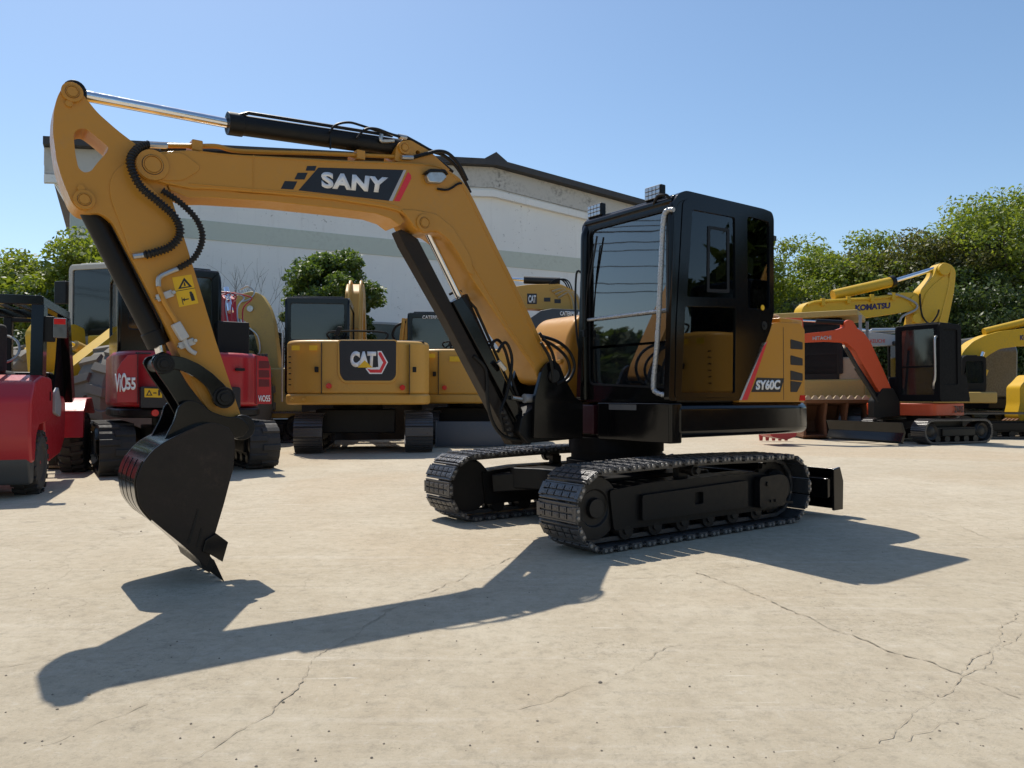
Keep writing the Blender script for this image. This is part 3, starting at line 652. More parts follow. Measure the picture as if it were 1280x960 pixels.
# interior
s_ = MB(); s_.box(-.62, -.12, .18, .66, 1.32, 1.46); s_.hexa([(-.62, .2, 1.44), (-.5, .2, 1.44), (-.5, .64, 1.44), (-.62, .64, 1.44), (-.76, .22, 2.02), (-.66, .22, 2.02), (-.66, .62, 2.02), (-.76, .62, 2.02)]); s_.box(-.75, -.66, .3, .54, 2.03, 2.2); s_.box(-.55, -.2, .24, .6, 1.04, 1.32); s_.build('driver_seat', seatm, EX, .04, 3)
for yy in (.06, .72):
    s_ = MB(); s_.box(-.5, .0, yy-.06, yy+.08, 1.3, 1.52); s_.tube([(-.04, yy, 1.5), (-.02, yy, 1.66)], [.02, .028], 8); s_.build('control_console', blackm, EX, .02)
for yy in (.36, .46):
    s_ = MB(); s_.tube([(.08, yy, 1.04), (.1, yy, 1.3), (.05, yy, 1.52)], .011, 8); s_.cyl((.05, yy, 1.52), (.045, yy, 1.58), .02, 8); s_.build('travel_lever', blackm, EX)
# work lights on the roof edge
for (px, py) in ((745, 264), (818, 242)):
    c_ = M.X3(CXF-.03, px, py+10); b = MB(); x0, y0 = CXF-.03, c_.y; z0 = M.X(CXF-.03, px, py)[1]
    b.box(x0-.035, x0+.02, y0-.085, y0+.085, z0-.05, z0+.055); L1 = b.build('work_light', blackm, EX, .008)
    b = MB()
    for i in range(4):
        for j in range(3): b.box(x0+.02, x0+.026, y0-.077+i*.039, y0-.043+i*.039, z0-.043+j*.031, z0-.016+j*.031)
    b.build('lamp_lens', lens_w, L1, .003)
    b = MB(); b.tube([(x0-.01, y0, z0-.05), (x0-.01, y0, CZ1-.06)], .014, 8); b.tube([(x0-.01, y0-.06, z0-.05), (x0-.01, y0-.05, z0-.08), (x0-.01, y0+.05, z0-.08), (x0-.01, y0+.06, z0-.05)], .007, 6); b.build('lamp_bracket', blackm, L1)
b = MB(); c_ = M.X3(CXF, 832, 250); b.tube(spline([c_+Vector((.0, -.12, -.01)), c_+Vector((.03, -.05, .035)), c_+Vector((.02, .02, .03)), c_+Vector((0, .04, 0))], 6), .012, 6); b.build('roof_grab_handle', blackm, EX)

# ---- boom ----
BY = .13
bo_pts = [(174, 201), (177, 195), (184, 191), (205, 189), (240, 187), (262, 190), (300, 193), (340, 195), (430, 200), (500, 202), (540, 205), (560, 212), (574, 221), (584, 233), (593, 250), (627, 320), (650, 366), (689, 452), (694, 470), (686, 482), (674, 478), (668, 462), (630, 408), (588, 345), (575, 322), (562, 301), (546, 289), (530, 292), (519, 287), (511, 273), (500, 264), (480, 259), (415, 249), (340, 242), (262, 236), (240, 236), (205, 229), (186, 222), (176, 213)]
bm_ = MB(); bm_.prism(rnd(M.YY(BY, bo_pts), .03, 3), -BY, BY); BOOM = bm_.build('boom', gold, EX, .010, 3)
# underside keel: the lighter lower plate set below the near side plate
kb = MB(); kp = M.YY(BY-.02, [(210, 229), (262, 234), (300, 240), (415, 248), (480, 257), (497, 262), (506, 276), (500, 282), (488, 273), (470, 267), (430, 262), (340, 252), (262, 247), (236, 247), (212, 237)])
kb.prism(kp, -BY+.02, BY-.02); kb.build('boom_keel', gold, BOOM, .006)
# weld seams and reinforcing plates
pl = MB(); pl.prism(rnd(M.YY(BY, [(182, 197), (206, 192), (228, 191), (250, 208), (248, 214), (228, 226), (205, 226), (182, 218)]), .03), BY-.001, BY+.008); pl.build('tip_plate', gold, BOOM, .003)
pl = MB(); pl.prism(rnd(M.YY(BY, [(500, 262), (520, 263), (545, 268), (566, 285), (588, 322), (592, 345), (584, 340), (573, 318), (560, 299), (545, 288), (530, 291), (519, 286), (510, 273)]), .02), BY-.001, BY+.010); pl.build('cylinder_boss_plate', gold, BOOM, .004)
ringp('pivot_pin', M.Y(BY, 190, 207), .085, BY-.01, BY+.022, gold, BOOM)
ringp('cylinder_pin', M.Y(BY, 529, 279), .06, BY-.01, BY+.022, gold, BOOM)
for pts in ([(236, 229.5), (300, 235), (415, 244.5), (480, 254), (500, 259)], [(250, 189.5), (300, 195), (340, 197.5), (430, 202.5), (505, 205), (545, 208), (568, 221), (584, 243), (620, 317), (644, 366), (680, 447)], [(590, 330), (612, 368), (650, 430), (668, 455)]):
    w_ = MB(); w_.tube(spline([M.Y3(BY+.001, *p) for p in pts], 6), .004, 6); w_.build('weld_seam', gold, BOOM)
sm = MB(); a_, b_ = M.Y(BY, 317, 194), M.Y(BY, 317, 240); sm.bar((a_[0], BY+.001, a_[1]), (b_[0], BY+.001, b_[1]), .006, .004, (0, 1, 0)); sm.build('weld_seam', gold, BOOM)
def bd(pts, mat, nm, e): b = MB(); b.prism(M.YY(BY, pts), BY+.0005, BY+e); return b.build(nm, mat, BOOM)
NAVY = decalb
bd([(398, 209.5), (505, 212.5), (486, 251), (373, 238), (386, 226.5), (391, 226.5), (395, 218), (402, 218), (400, 214)][0:4], NAVY, 'logo_plate', .002)
bd([(384, 207.5), (395.5, 207.5), (393.5, 213.5), (382, 213.3)], NAVY, 'logo_block', .002)
bd([(372, 216), (384.5, 216), (380.5, 224.5), (368, 224.2)], NAVY, 'logo_block', .002)
bd([(356, 226.3), (371.5, 227), (366.5, 237), (351, 236)], NAVY, 'logo_block', .002)
bd([(504.5, 212.5), (507.8, 212.6), (490.5, 251.3), (486, 251)], decalg, 'logo_stripe', .0022)
bd([(510, 215), (513.5, 219), (514, 223), (499.5, 251.8), (492.5, 251.2)], decalr, 'logo_stripe', .0022)
def qb(pts, e): return [(p[0], BY+e, p[1]) for p in M.YY(BY, pts)]
text('SANY', qb([(402, 235), (481, 241.5), (485, 222), (401, 214.5)], .0022), decalw, BOOM, off=.055, thick=.0015, space=1.1)
# top bracket for the arm cylinder and pipes
tb = MB(); tb.prism(rnd(M.YY(.05, [(490, 203), (492, 186), (498, 178), (510, 177), (520, 183), (533, 190), (547, 203), (560, 215), (520, 207)]), .02), -.09, .09, 'Y', [circ(*M.Y(.05, 519, 193), .018, 12)]); tb.build('arm_cylinder_bracket', gold, BOOM, .008)
ringp('bracket_pin', M.Y(.09, 505, 185), .045, .08, .105, gold, BOOM)
for yy, nm in ((.07, 0), (-.02, 1)):
    t = MB(); t.hose([M.Y3(yy, *p) for p in [(209, 182), (248, 182.5), (272, 183), (292, 188), (330, 190), (400, 192), (505, 196.5)]], .014, 8); t.build('hydraulic_pipe', gold, BOOM)
for x, y in ((244, 184), (447, 195.5)):
    b = MB(); c_ = M.Y3(.04, x, y); b.box(c_.x-.03, c_.x+.03, -.06, .1, c_.z-.035, c_.z+.028); b.build('pipe_clamp', gold, BOOM, .006)
b = MB(); b.hose([M.Y3(-.11, *p) for p in [(200, 186), (300, 192), (420, 197), (500, 200)]], .012, 6); b.build('hydraulic_hose', blackm, BOOM)
# boom lamp
b = MB(); c_ = M.Y3(BY, 541, 222); P = rnd(M.YY(BY, [(529, 221), (532, 216), (550, 216), (555, 223), (548, 231), (532, 230)]), .02); b.prism(P, BY, BY+.05); lp = b.build('boom_lamp', bright, BOOM, .01)
b = MB(); P = rnd(M.YY(BY, [(527, 219), (532, 213.5), (551, 214), (556, 221), (550, 217), (533, 217)]), .01); b.prism(P, BY, BY+.06); b.build('lamp_hood', blackm, lp, .004)
# ---- arm ----
SY = .10
arm_o = [(78, 109), (83, 106), (91, 106), (98, 110), (106, 121), (122, 141), (147, 163), (172, 182), (186, 192), (200, 215), (212, 240), (222, 272), (233, 306), (252, 368), (270, 427), (303, 525), (288, 524), (268, 518), (257, 508), (246, 488), (234, 462), (222, 438), (200, 392), (168, 330), (152, 300), (139, 275), (124, 266), (112, 267), (99, 263), (90, 254), (79, 228), (71, 202), (66, 165), (67, 140), (71, 122)]
holeP = rnd(M.YY(SY, [(92, 168), (96, 162), (106, 160), (117, 168), (136, 184), (134, 190), (121, 204), (114, 214), (105, 216), (98, 210), (94, 192)]), .03, 3)
a_ = MB(); a_.prism(rnd(M.YY(SY, arm_o), .03, 3), -SY, SY, 'Y', [holeP]); ARM = a_.build('arm', gold, EX, .008, 3)
pl = MB(); pl.prism(rnd(M.YY(SY, [(142, 215), (160, 200), (175, 222), (196, 240), (214, 262), (221, 285), (217, 302), (205, 312), (180, 318), (163, 318), (152, 285), (138, 250), (136, 230)]), .06, 5), SY-.001, SY+.007); pl.build('arm_side_plate', gold, ARM, .003)
for c_, r in (((90, 116), .052), ((105, 250), .052)):
    ringp('arm_pin', M.Y(SY, *c_), r, SY-.01, SY+.018, gold, ARM)
    b = MB(); q = M.Y(SY, c_[0]-4, c_[1]+(14 if c_[1] < 200 else -14)); b.prism(circ(*q, .018, 10), SY, SY+.014); b.build('grease_fitting', gold, ARM)
for px, py in ((279, 497), (300, 534)): ringp('arm_pin', M.Y(SY+.05, px, py), .055, SY-.01, SY+.075, blackm, ARM)
b = MB(); b.prism(circ(*M.Y(SY, 300, 534), .075, 24), -.14, .15); b.build('bucket_pivot', blackm, ARM, .006)
# decals on the arm
def ad(pts, mat, nm, e, parent=None): b = MB(); b.prism(M.YY(SY, pts), SY+.0005, SY+e); return b.build(nm, mat, parent or ARM)
wd = ad([(215, 347), (239, 343), (248, 379), (224, 384)], decaly, 'warning_label', .002)
tri = [(222.5, 361.5), (230, 347), (240, 358.5)]; ti = [(226, 359.4), (230.2, 351.3), (236.2, 357.8)]
b = MB(); b.prism(M.YY(SY, tri), SY+.001, SY+.003, 'Y', [M.YY(SY, ti)]); b.prism(M.YY(SY, [(229.5, 353), (231, 353), (232, 357.5), (230, 357.8)]), SY+.001, SY+.003); b.build('label_symbol', decalb, wd)
b = MB(); b.prism(M.YY(SY, [(237, 368), (241, 366.5), (244, 375.5), (239.5, 376.5)]), SY+.001, SY+.003); b.prism(circ(*M.Y(SY, 238.3, 366), .008, 10), SY+.001, SY+.003); b.prism(M.YY(SY, [(229.5, 374.2), (236, 373), (236, 374.2), (229.7, 375.6)]), SY+.001, SY+.003)
b.prism(M.YY(SY, [(228, 375), (230.5, 372), (231.2, 377)]), SY+.001, SY+.003); b.prism(M.YY(SY, [(226.5, 372), (227.5, 371.8), (229.5, 381), (228.5, 381)]), SY+.001, SY+.003); b.build('label_symbol', decalb, wd)
b = MB(); b.prism(M.YY(SY, [(217, 364.2), (244, 359.6), (244.1, 360.3), (217.1, 364.9)]), SY+.001, SY+.003); b.build('label_line', decalb, wd)
# hoses and pipe on the arm
def tubeY(nm, y, pts, r, mat, parent, corr=False):
    t = MB(); P = [M.Y3(y if not isinstance(y, list) else y[i], *p) for i, p in enumerate(pts)]
    (t.corrugated(P, r) if corr else t.hose(P, r, 8)); return t.build(nm, mat, parent)
tubeY('guarded_hose', [.10, .14, .17, .18, .17, .16, .16, .15, .14, .12], [(186, 181), (172, 186), (163, 203), (175, 232), (199, 253), (219, 272), (225, 292), (213, 308), (192, 316), (180, 318.5)], .021, iron, ARM, True)
tubeY('guarded_hose', [.13, .15, .16, .16, .15, .13], [(203, 238), (226, 254), (246, 275), (253, 298), (243, 322), (222, 336)], .017, iron, ARM, True)
tubeY('hose_fitting', .12, [(184, 318), (166, 320.5)], .016, bright, ARM); tubeY('hose_fitting', .12, [(187, 181), (209, 182)], .018, bright, ARM)
tubeY('hose_fitting', .13, [(223, 335.5), (209, 341), (199, 347), (198, 358)], .014, bright, ARM)
tubeY('arm_pipe', .125, [(198, 358), (206, 378), (222, 404)], .014, gold, ARM)
b = MB(); p, q = M.Y3(.125, 219, 404), M.Y3(.125, 231, 424); b.bar(p, q, .05, .055, (0, 1, 0)); b.build('shutoff_valve', white, ARM, .006)
tubeY('hose_fitting', .13, [(230, 422), (233, 431), (238, 438), (245, 442)], .013, white, ARM)
for p, q in (((196, 373), (216, 366)), ((224, 433), (243, 426))):
    b = MB(); b.bar(M.Y3(.12, *p), M.Y3(.12, *q), .04, .012, (0, 1, 0)); b.build('pipe_clamp', white, ARM, .004)
    for c_ in (p, q):
        b = MB(); P3 = M.Y3(.12, *(p if c_ is p else q)); b.cyl((P3.x, .11, P3.z), (P3.x, .15, P3.z), .010, 8); b.build('clamp_bolt', bright, ARM)
# ---- hydraulic cylinders (all in the boom plane) ----
def cylset(nm, base, head, rodend, rb_, rr_, y=0.0, bmat=blackm, ribs=True):
    B, H, E_ = M.Y3(y, *base), M.Y3(y, *head), M.Y3(y, *rodend); d = (H-B).normalized()
    b = MB(); b.cyl(B, H, rb_, 24); b.cyl(H-d*.09, H, rb_*1.12, 24); b.cyl(B, B+d*.04, rb_*1.1, 24); c = b.build(nm, bmat, EX, .005)
    b = MB(); b.cyl(H, E_, rr_, 20); b.build('piston_rod', chrome, c)
    b = MB(); b.cyl(E_-d*.06, E_, rr_*1.25, 16); b.cyl(E_+Vector((0, -.06, 0)), E_+Vector((0, .06, 0)), rb_*.9, 20); b.build('rod_eye', bmat, c, .004)
    b = MB(); b.cyl(B+Vector((0, -.06, 0)), B+Vector((0, .06, 0)), rb_*.9, 20); b.build('base_eye', bmat, c, .004)
    if ribs:
        up = d.cross(Vector((0, 1, 0)))*(1 if d.cross(Vector((0, 1, 0))).z > 0 else -1)
        for s in (.5,):
            b = MB(); b.tube([B+d*.1+up*rb_*1.05+Vector((0, .04, 0)), H-d*.12+up*rb_*1.1+Vector((0, .04, 0)), H-d*.06+up*rb_*.7+Vector((0, .04, 0))], .011, 8); b.build('cylinder_pipe', blackm, c)
    return c
cylset('arm_cylinder', (504, 186), (284, 154), (92, 117), .062, .030)
cylset('bucket_cylinder', (106, 250), (199, 432), (204, 453), .058, .030)
cylset('boom_cylinder', (652, 545), (574, 372), (529, 279), .060, .026)
cv = MB(); P = M.YY(.07, [(499, 288), (503, 286), (512, 290), (524, 298), (596, 438), (648, 540), (655, 556), (642, 556), (628, 530), (560, 400), (507, 306)])
cv.prism(P, -.055, .055); cv.build('cylinder_guard', paint('guard_metal', (.022, .017, .014), .45, .4, (.09, .065, .045), spec=.2), EX, .008)
b = MB(); b.prism(M.YY(.08, [(566, 377), (578, 371), (590, 390), (655, 520), (648, 530), (600, 440)]), .0, .078); b.build('cylinder_shroud', black, EX, .006)
# ---- linkage ----
def plate2(nm, pts, ys, th, mat, parent, holes=(), rr=.02, bev=.004):
    b = MB()
    for y in ys: b.prism(rnd(M.YY(ys[0], pts), rr), y-th/2, y+th/2, 'Y', holes)
    return b.build(nm, mat, parent, bev)
plate2('rocker_arm', [(200, 446), (212, 444), (230, 447), (248, 455), (264, 466), (278, 479), (287, 489), (289, 498), (284, 506), (274, 508), (266, 503), (264, 495), (258, 484), (247, 474), (232, 465), (216, 461), (203, 462), (195, 455)], (.15, -.15), .03, black, EX)
plate2('bucket_link', [(188, 452), (193, 444), (204, 441), (215, 446), (221, 458), (234, 480), (252, 503), (258, 514), (253, 525), (243, 529), (232, 524), (222, 505), (210, 486), (197, 468)], (.125, -.125), .03, black, EX, (), .03)
b = MB()
for c_, y, r in (((204, 455), .19, .04), ((245, 517), .19, .045), ((279, 497), .19, .045)):
    q = M.Y(.15, *c_); b.cyl((q[0], -y, q[1]), (q[0], y, q[1]), r, 20); b.cyl((q[0], y, q[1]), (q[0], y+.012, q[1]), r*.6, 16); b.cyl((q[0], .165, q[1]), (q[0], .175, q[1]), r*1.4, 20)
b.build('linkage_pin', blackm, EX, .003)
# ---- bucket ----
NY, FY = .30, -.26
shell_px = [(286, 535), (270, 529), (259, 529), (245, 533.5), (220, 545), (196, 559), (180, 577), (171, 598), (171, 613), (175, 631), (187, 647), (203, 661), (230, 683), (258, 709)]
SP = [Vector((p[0], p[1], 0)) for p in M.YY(NY, shell_px)]; SP = [(p.x, p.y) for p in spline(SP, 4)]
def off2(P, d):
    out = []
    for i, p in enumerate(P):
        a, c = Vector(P[max(i-1, 0)]), Vector(P[min(i+1, len(P)-1)]); t = (c-a).normalized(); out.append((p[0]-t.y*d, p[1]+t.x*d))
    return out
b = MB(); inn = off2(SP, .014); cen_ = Vector(M.Y(NY, 240, 600))
if (Vector(inn[20])-cen_).length > (Vector(SP[20])-cen_).length: inn = off2(SP, -.014)
b.prism(SP+inn[::-1], FY, NY-.012); BK = b.build('bucket', black, EX, .003)
mouth = M.YY(NY, [(262, 697), (269, 667), (280, 630), (291, 588), (294, 560), (293, 546)])
for y in (NY-.006, FY-.008):
    b = MB(); b.prism([p for p in SP if True]+mouth, y-.008, y+.008); b.build('bucket_side_plate', bucket_m, BK, .003)
for k in range(4):                                   # wear strips round the heel
    y = FY+.07+k*.14; seg_ = SP[24:42]; o2 = off2(seg_, .009); 
    if (Vector(o2[8])-cen_).length < (Vector(seg_[8])-cen_).length: o2 = off2(seg_, -.009)
    b = MB(); b.prism(seg_+o2[::-1], y-.056, y+.056); b.build('wear_strip', black, BK, .002)
lip = MB(); Lp = M.YY(NY, [(248, 697), (262, 694), (270, 704), (262, 716), (254, 712)]); lip.prism(Lp, FY, NY); lip.build('bucket_lip', blackm, BK, .003)
tip = Vector(M.Y(NY+.02, 279, 728.5)); rt0, rt1 = Vector(M.Y(NY, 251, 703)), Vector(M.Y(NY, 268, 700))
tip.y = max(tip.y, .004)
for k in range(5):
    y = NY-.035-k*(NY-FY-.07)/4; b = MB(); b.loft([[(rt0.x, y-.035, rt0.y), (rt0.x, y+.035, rt0.y), (rt1.x, y+.035, rt1.y), (rt1.x, y-.035, rt1.y)], [(tip.x-.006, y-.02, tip.y), (tip.x-.006, y+.02, tip.y), (tip.x+.006, y+.02, tip.y+.01), (tip.x+.006, y-.02, tip.y+.01)]]); b.build('bucket_tooth', blackm, BK, .003)
for y in (NY+.012, FY-.024):
    b = MB(); b.prism(M.YY(NY, [(269, 666), (284, 677), (277, 701.5), (261, 692), (252, 689), (256, 674)]), y-.012, y+.012); b.build('side_cutter', black, BK, .003)
b = MB(); b.prism(M.YY(NY, [(247, 636), (249, 637), (237, 679), (234, 678)]), NY, NY+.006); b.prism(M.YY(NY, [(251, 660), (253, 661), (247, 684), (245, 683)]), NY, NY+.006); b.build('edge_rib', blackm, BK)
plate2('bucket_ear', [(201, 558), (208, 543), (218, 524), (222, 508), (232, 500), (246, 501), (262, 514), (282, 521), (300, 521), (312, 533), (304, 546), (285, 548), (240, 560)], (.19, -.19), .03, black, BK, (), .03)
# ---- boom foot bracket ----
plate2('boom_foot_plate', [(666, 548), (667, 498), (676, 462), (683, 453), (691, 450), (698, 456), (706, 476), (718, 497), (727, 503), (727, 548)], (.17, -.17), .035, black, EX)
b = MB(); P = M.YY(.0, [(640, 520), (660, 505), (700, 500), (705, 548), (648, 553), (636, 540)]); b.prism(rnd(P, .02), -.13, .13); b.build('boom_foot_base', blackm, EX, .01)
c_ = M.Y(.17, 690, 470); b = MB(); b.cyl((c_[0], -.2, c_[1]), (c_[0], .205, c_[1]), .05, 20); b.build('foot_pin', iron, EX, .004)
b = MB(); p = M.Y3(.1, 655, 498); b.cyl(p, p+Vector((-.12, 0, .0)), .035, 14, .03); b.build('hydraulic_swivel', grey, EX)
# hoses round the boom foot and boom top
H = [([(676, 420), (697, 427), (712, 440), (718, 458), (712, 474), (700, 482)], .16, .013), ([(678, 424), (695, 434), (708, 447), (712, 462), (706, 474), (696, 480)], .19, .012),
     ([(674, 416), (690, 440), (696, 470)], .17, .012), ([(676, 428), (688, 450), (692, 478)], .21, .012),
     ([(592, 445), (607, 462), (609, 495), (613, 520), (622, 538), (636, 548), (655, 550)], .06, .014), ([(622, 440), (632, 428), (640, 450), (634, 490), (626, 515), (630, 540)], .10, .012),
     ([(612, 432), (622, 425), (632, 440), (642, 480), (650, 500)], .05, .012),
     ([(412, 165), (420, 156), (436, 153), (452, 157), (470, 163), (490, 168), (500, 170)], .08, .008), ([(446, 173), (456, 162), (470, 161), (487, 167), (500, 171)], .10, .009),
     ([(507, 171), (522, 179), (540, 189), (556, 195), (570, 208), (580, 224), (588, 241)], .08, .012), ([(515, 197), (530, 193), (548, 189), (562, 193), (575, 208), (584, 226)], .11, .013),
     ([(510, 176), (530, 188), (548, 200), (566, 215)], -.02, .012), ([(413, 165), (413, 186)], .06, .006), ([(547, 236), (560, 237), (572, 230), (577, 229)], .145, .008),
     ([(578, 372), (570, 365), (562, 368)], -.08, .01), ([(579, 390), (583, 372), (576, 362)], -.1, .009)]
for pts, y, r in H: tubeY('hydraulic_hose', y, pts, r, blackm, EX)
for pts, y, r in [([(498, 170), (508, 172)], .08, .016), ([(502, 196.5), (516, 197)], .11, .016), ([(623, 452), (631, 462)], .12, .02), ([(640, 497), (652, 499)], .1, .016), ([(477, 168), (477, 176), (492, 176)], .08, .014)]: tubeY('hose_coupling', y, pts, r, bright, EX)
b = MB()
for i in range(5): p = M.Y3(.12, 628+i*2.2, 515+i*7); b.cyl(p, p+Vector((0, .03, .0)), .014, 8)
b.build('grease_block', iron, EX)
# ================= the other machines =================
def mesh_track(parent, y, TL, TR, w, mat, kind='steel', x0=0.0, fmat=None, n=None, name='track'):
    n = n or (40 if kind == 'steel' else 44); path, pitch = track_path(TL, TR, .03, n)
    b = MB(); t_ = .022 if kind == 'steel' else .035; N_ = len(path)
    out = [(x+x0+t_*.3*math.sin(t), z+t_*.3*math.cos(t)) for x, z, t in path]; inn = [(x+x0-t_*math.sin(t), z-t_*math.cos(t)) for x, z, t in path]
    for k in range(N_):
        q = (k+1) % N_; A = [(out[k][0], y-w/2, out[k][1]), (out[k][0], y+w/2, out[k][1]), (inn[k][0], y+w/2, inn[k][1]), (inn[k][0], y-w/2, inn[k][1])]
        B = [(out[q][0], y-w/2, out[q][1]), (out[q][0], y+w/2, out[q][1]), (inn[q][0], y+w/2, inn[q][1]), (inn[q][0], y-w/2, inn[q][1])]; b.loft([A, B], False)
    for k, (x, z, t) in enumerate(path):
        b.m = Matrix.Translation((x+x0, y, z)) @ Matrix.Rotation(t, 4, 'Y')
        if kind == 'steel':
            b.box(-pitch*.47, pitch*.47, -w/2-.004, w/2+.004, -.004, .010)
            for g in (-.38, 0, .38): b.box(pitch*g-.008, pitch*g+.008, -w/2, w/2, .01, .028)
        else:
            s = 1 if k % 2 else -1; h = .028
            b.hexa([(-pitch*.4, -w/2 if s < 0 else -.03, 0), (pitch*.4, -w/2 if s < 0 else -.03, 0), (pitch*.4, .03 if s < 0 else w/2, 0), (-pitch*.4, .03 if s < 0 else w/2, 0),
                    (-pitch*.28, -w/2 if s < 0 else -.03, h), (pitch*.28, -w/2 if s < 0 else -.03, h), (pitch*.28, .03 if s < 0 else w/2, h), (-pitch*.28, .03 if s < 0 else w/2, h)])
    b.m = Matrix.Identity(4); o = b.build(name, mat, parent, .004 if kind != 'steel' else 0)
    a = TL/2-TR; zc = TR+.03; f = MB(); f.box(x0-a, x0+a, y-w*.28, y+w*.28, .16, TR*1.5); f.box(x0-a*.7, x0+a*.6, y-w*.4, y+w*.4, TR*.7, TR*1.35); f.build('track_frame', fmat or blackm, parent, .015)
    for s, nm in ((1, 'idler_wheel'), (-1, 'sprocket')):
        f = MB(); f.lathe((x0+s*a, y-w*.36, zc), (0, 1, 0), [(0, .02), (0, TR*.8), (.04, TR*.85), (w*.72-.04, TR*.85), (w*.72, TR*.7), (w*.72-.03, TR*.5), (w*.72, TR*.3), (w*.72, .02)], 28); f.build(nm, iron, parent)
    for k in range(5):
        f = MB(); x = x0-a*.75+a*1.5*k/4; f.lathe((x, y-w*.33, .11), (0, 1, 0), [(0, .02), (0, .08), (w*.66, .08), (w*.66, .02)], 16); f.build('track_roller', iron, parent)
    return o
def simple_cab(parent, x0, x1, y0, y1, z0, z1, mat=blackm, gl=None, post=.07, sill=.25, rear_sill=None, bev=.04, bar=False, r=.12):
    """cab with posts, roof and glass on four sides; x1 = front, y1 = left"""
    gl = gl or g_far; f = MB(); H = z1-z0
    rs = rear_sill if rear_sill is not None else sill
    side = rnd([(x0, z0), (x1, z0), (x1, z1), (x0, z1)], r)
    hs = rnd([(x0+post*1.3, z0+sill*H), (x1-post, z0+sill*H), (x1-post, z1-.13), (x0+post*1.3, z1-.13)], .05)
    f.prism(side, y0, y0+.05, 'Y', [hs]); f.prism(side, y1-.05, y1, 'Y', [hs])
    fr_h = rnd([(y0+post, z0+sill*.4*H), (y1-post, z0+sill*.4*H), (y1-post, z1-.12), (y0+post, z1-.12)], .05)
    re_h = rnd([(y0+post*1.5, z0+rs*H), (y1-post*1.5, z0+rs*H), (y1-post*1.5, z1-.13), (y0+post*1.5, z1-.13)], .05)
    f.prism([(y0+.03, z0), (y1-.03, z0), (y1-.03, z1-.03), (y0+.03, z1-.03)], x1-.06, x1-.005, 'X', [fr_h])
    f.prism([(y0+.03, z0), (y1-.03, z0), (y1-.03, z1-.03), (y0+.03, z1-.03)], x0+.005, x0+.06, 'X', [re_h])
    c = f.build('cab_frame', mat, parent, min(bev, .022))
    f = MB(); f.box(x0+.04, x1-.02, y0+.03, y1-.03, z1-.07, z1-.008); f.box(x0+.15, x1-.15, y0+.12, y1-.12, z1-.02, z1+.03); f.build('cab_roof', mat, parent, .02)
    for a in (y0+.02, y1-.026):
        f = MB(); f.prism(hs, a, a+.006); f.build('side_window', gl, parent)
    f = MB(); f.prism(fr_h, x1-.04, x1-.034, 'X'); f.build('windscreen', gl, parent)
    f = MB(); f.prism(re_h, x0+.034, x0+.04, 'X'); f.build('rear_window', gl, parent)
    if bar: f = MB(); zb = z0+H*.45; f.box(x1-.03, x1+.005, y0+post, y1-post, zb-.02, zb+.02); f.build('windscreen_bar', mat, parent)
    s = MB(); xm = (x0+x1)/2-.1; ym = (y0+y1)/2; s.box(xm-.22, xm+.25, ym-.22, ym+.22, z0+.2, z0+.45); s.box(xm-.3, xm-.2, ym-.22, ym+.22, z0+.4, z0+1.1); s.build('driver_seat', seatm, parent, .04)
    s = MB(); s.box(x0+.08, x1-.08, y0+.08, y1-.08, z0+.01, z0+.04); s.build('cab_floor', blackm, parent); return c
def ppoly(nm, fr, y, pts, half, mat, parent, bev=.01, r=.05, holes=(), center=0):
    """outline seen in a vertical plane of the frame, given thickness around centre"""
    b = MB(); b.prism(rnd(fr.YY(y, pts), r), center-half, center+half, 'Y', holes); return b.build(nm, mat, parent, bev)
def place(o, fr, rf):
    o.matrix_local = Matrix.Identity(4); m = Matrix.Translation(rf.O) @ Matrix.Rotation(rf.rz, 4, 'Z'); w = Matrix.Translation(fr.O) @ Matrix.Rotation(fr.rz, 4, 'Z')
    o.matrix_local = m.inverted() @ w; return o
def rod(nm, p, q, r, mat, parent, r2=None): b = MB(); b.cyl(p, q, r, 14, r2); return b.build(nm, mat, parent)

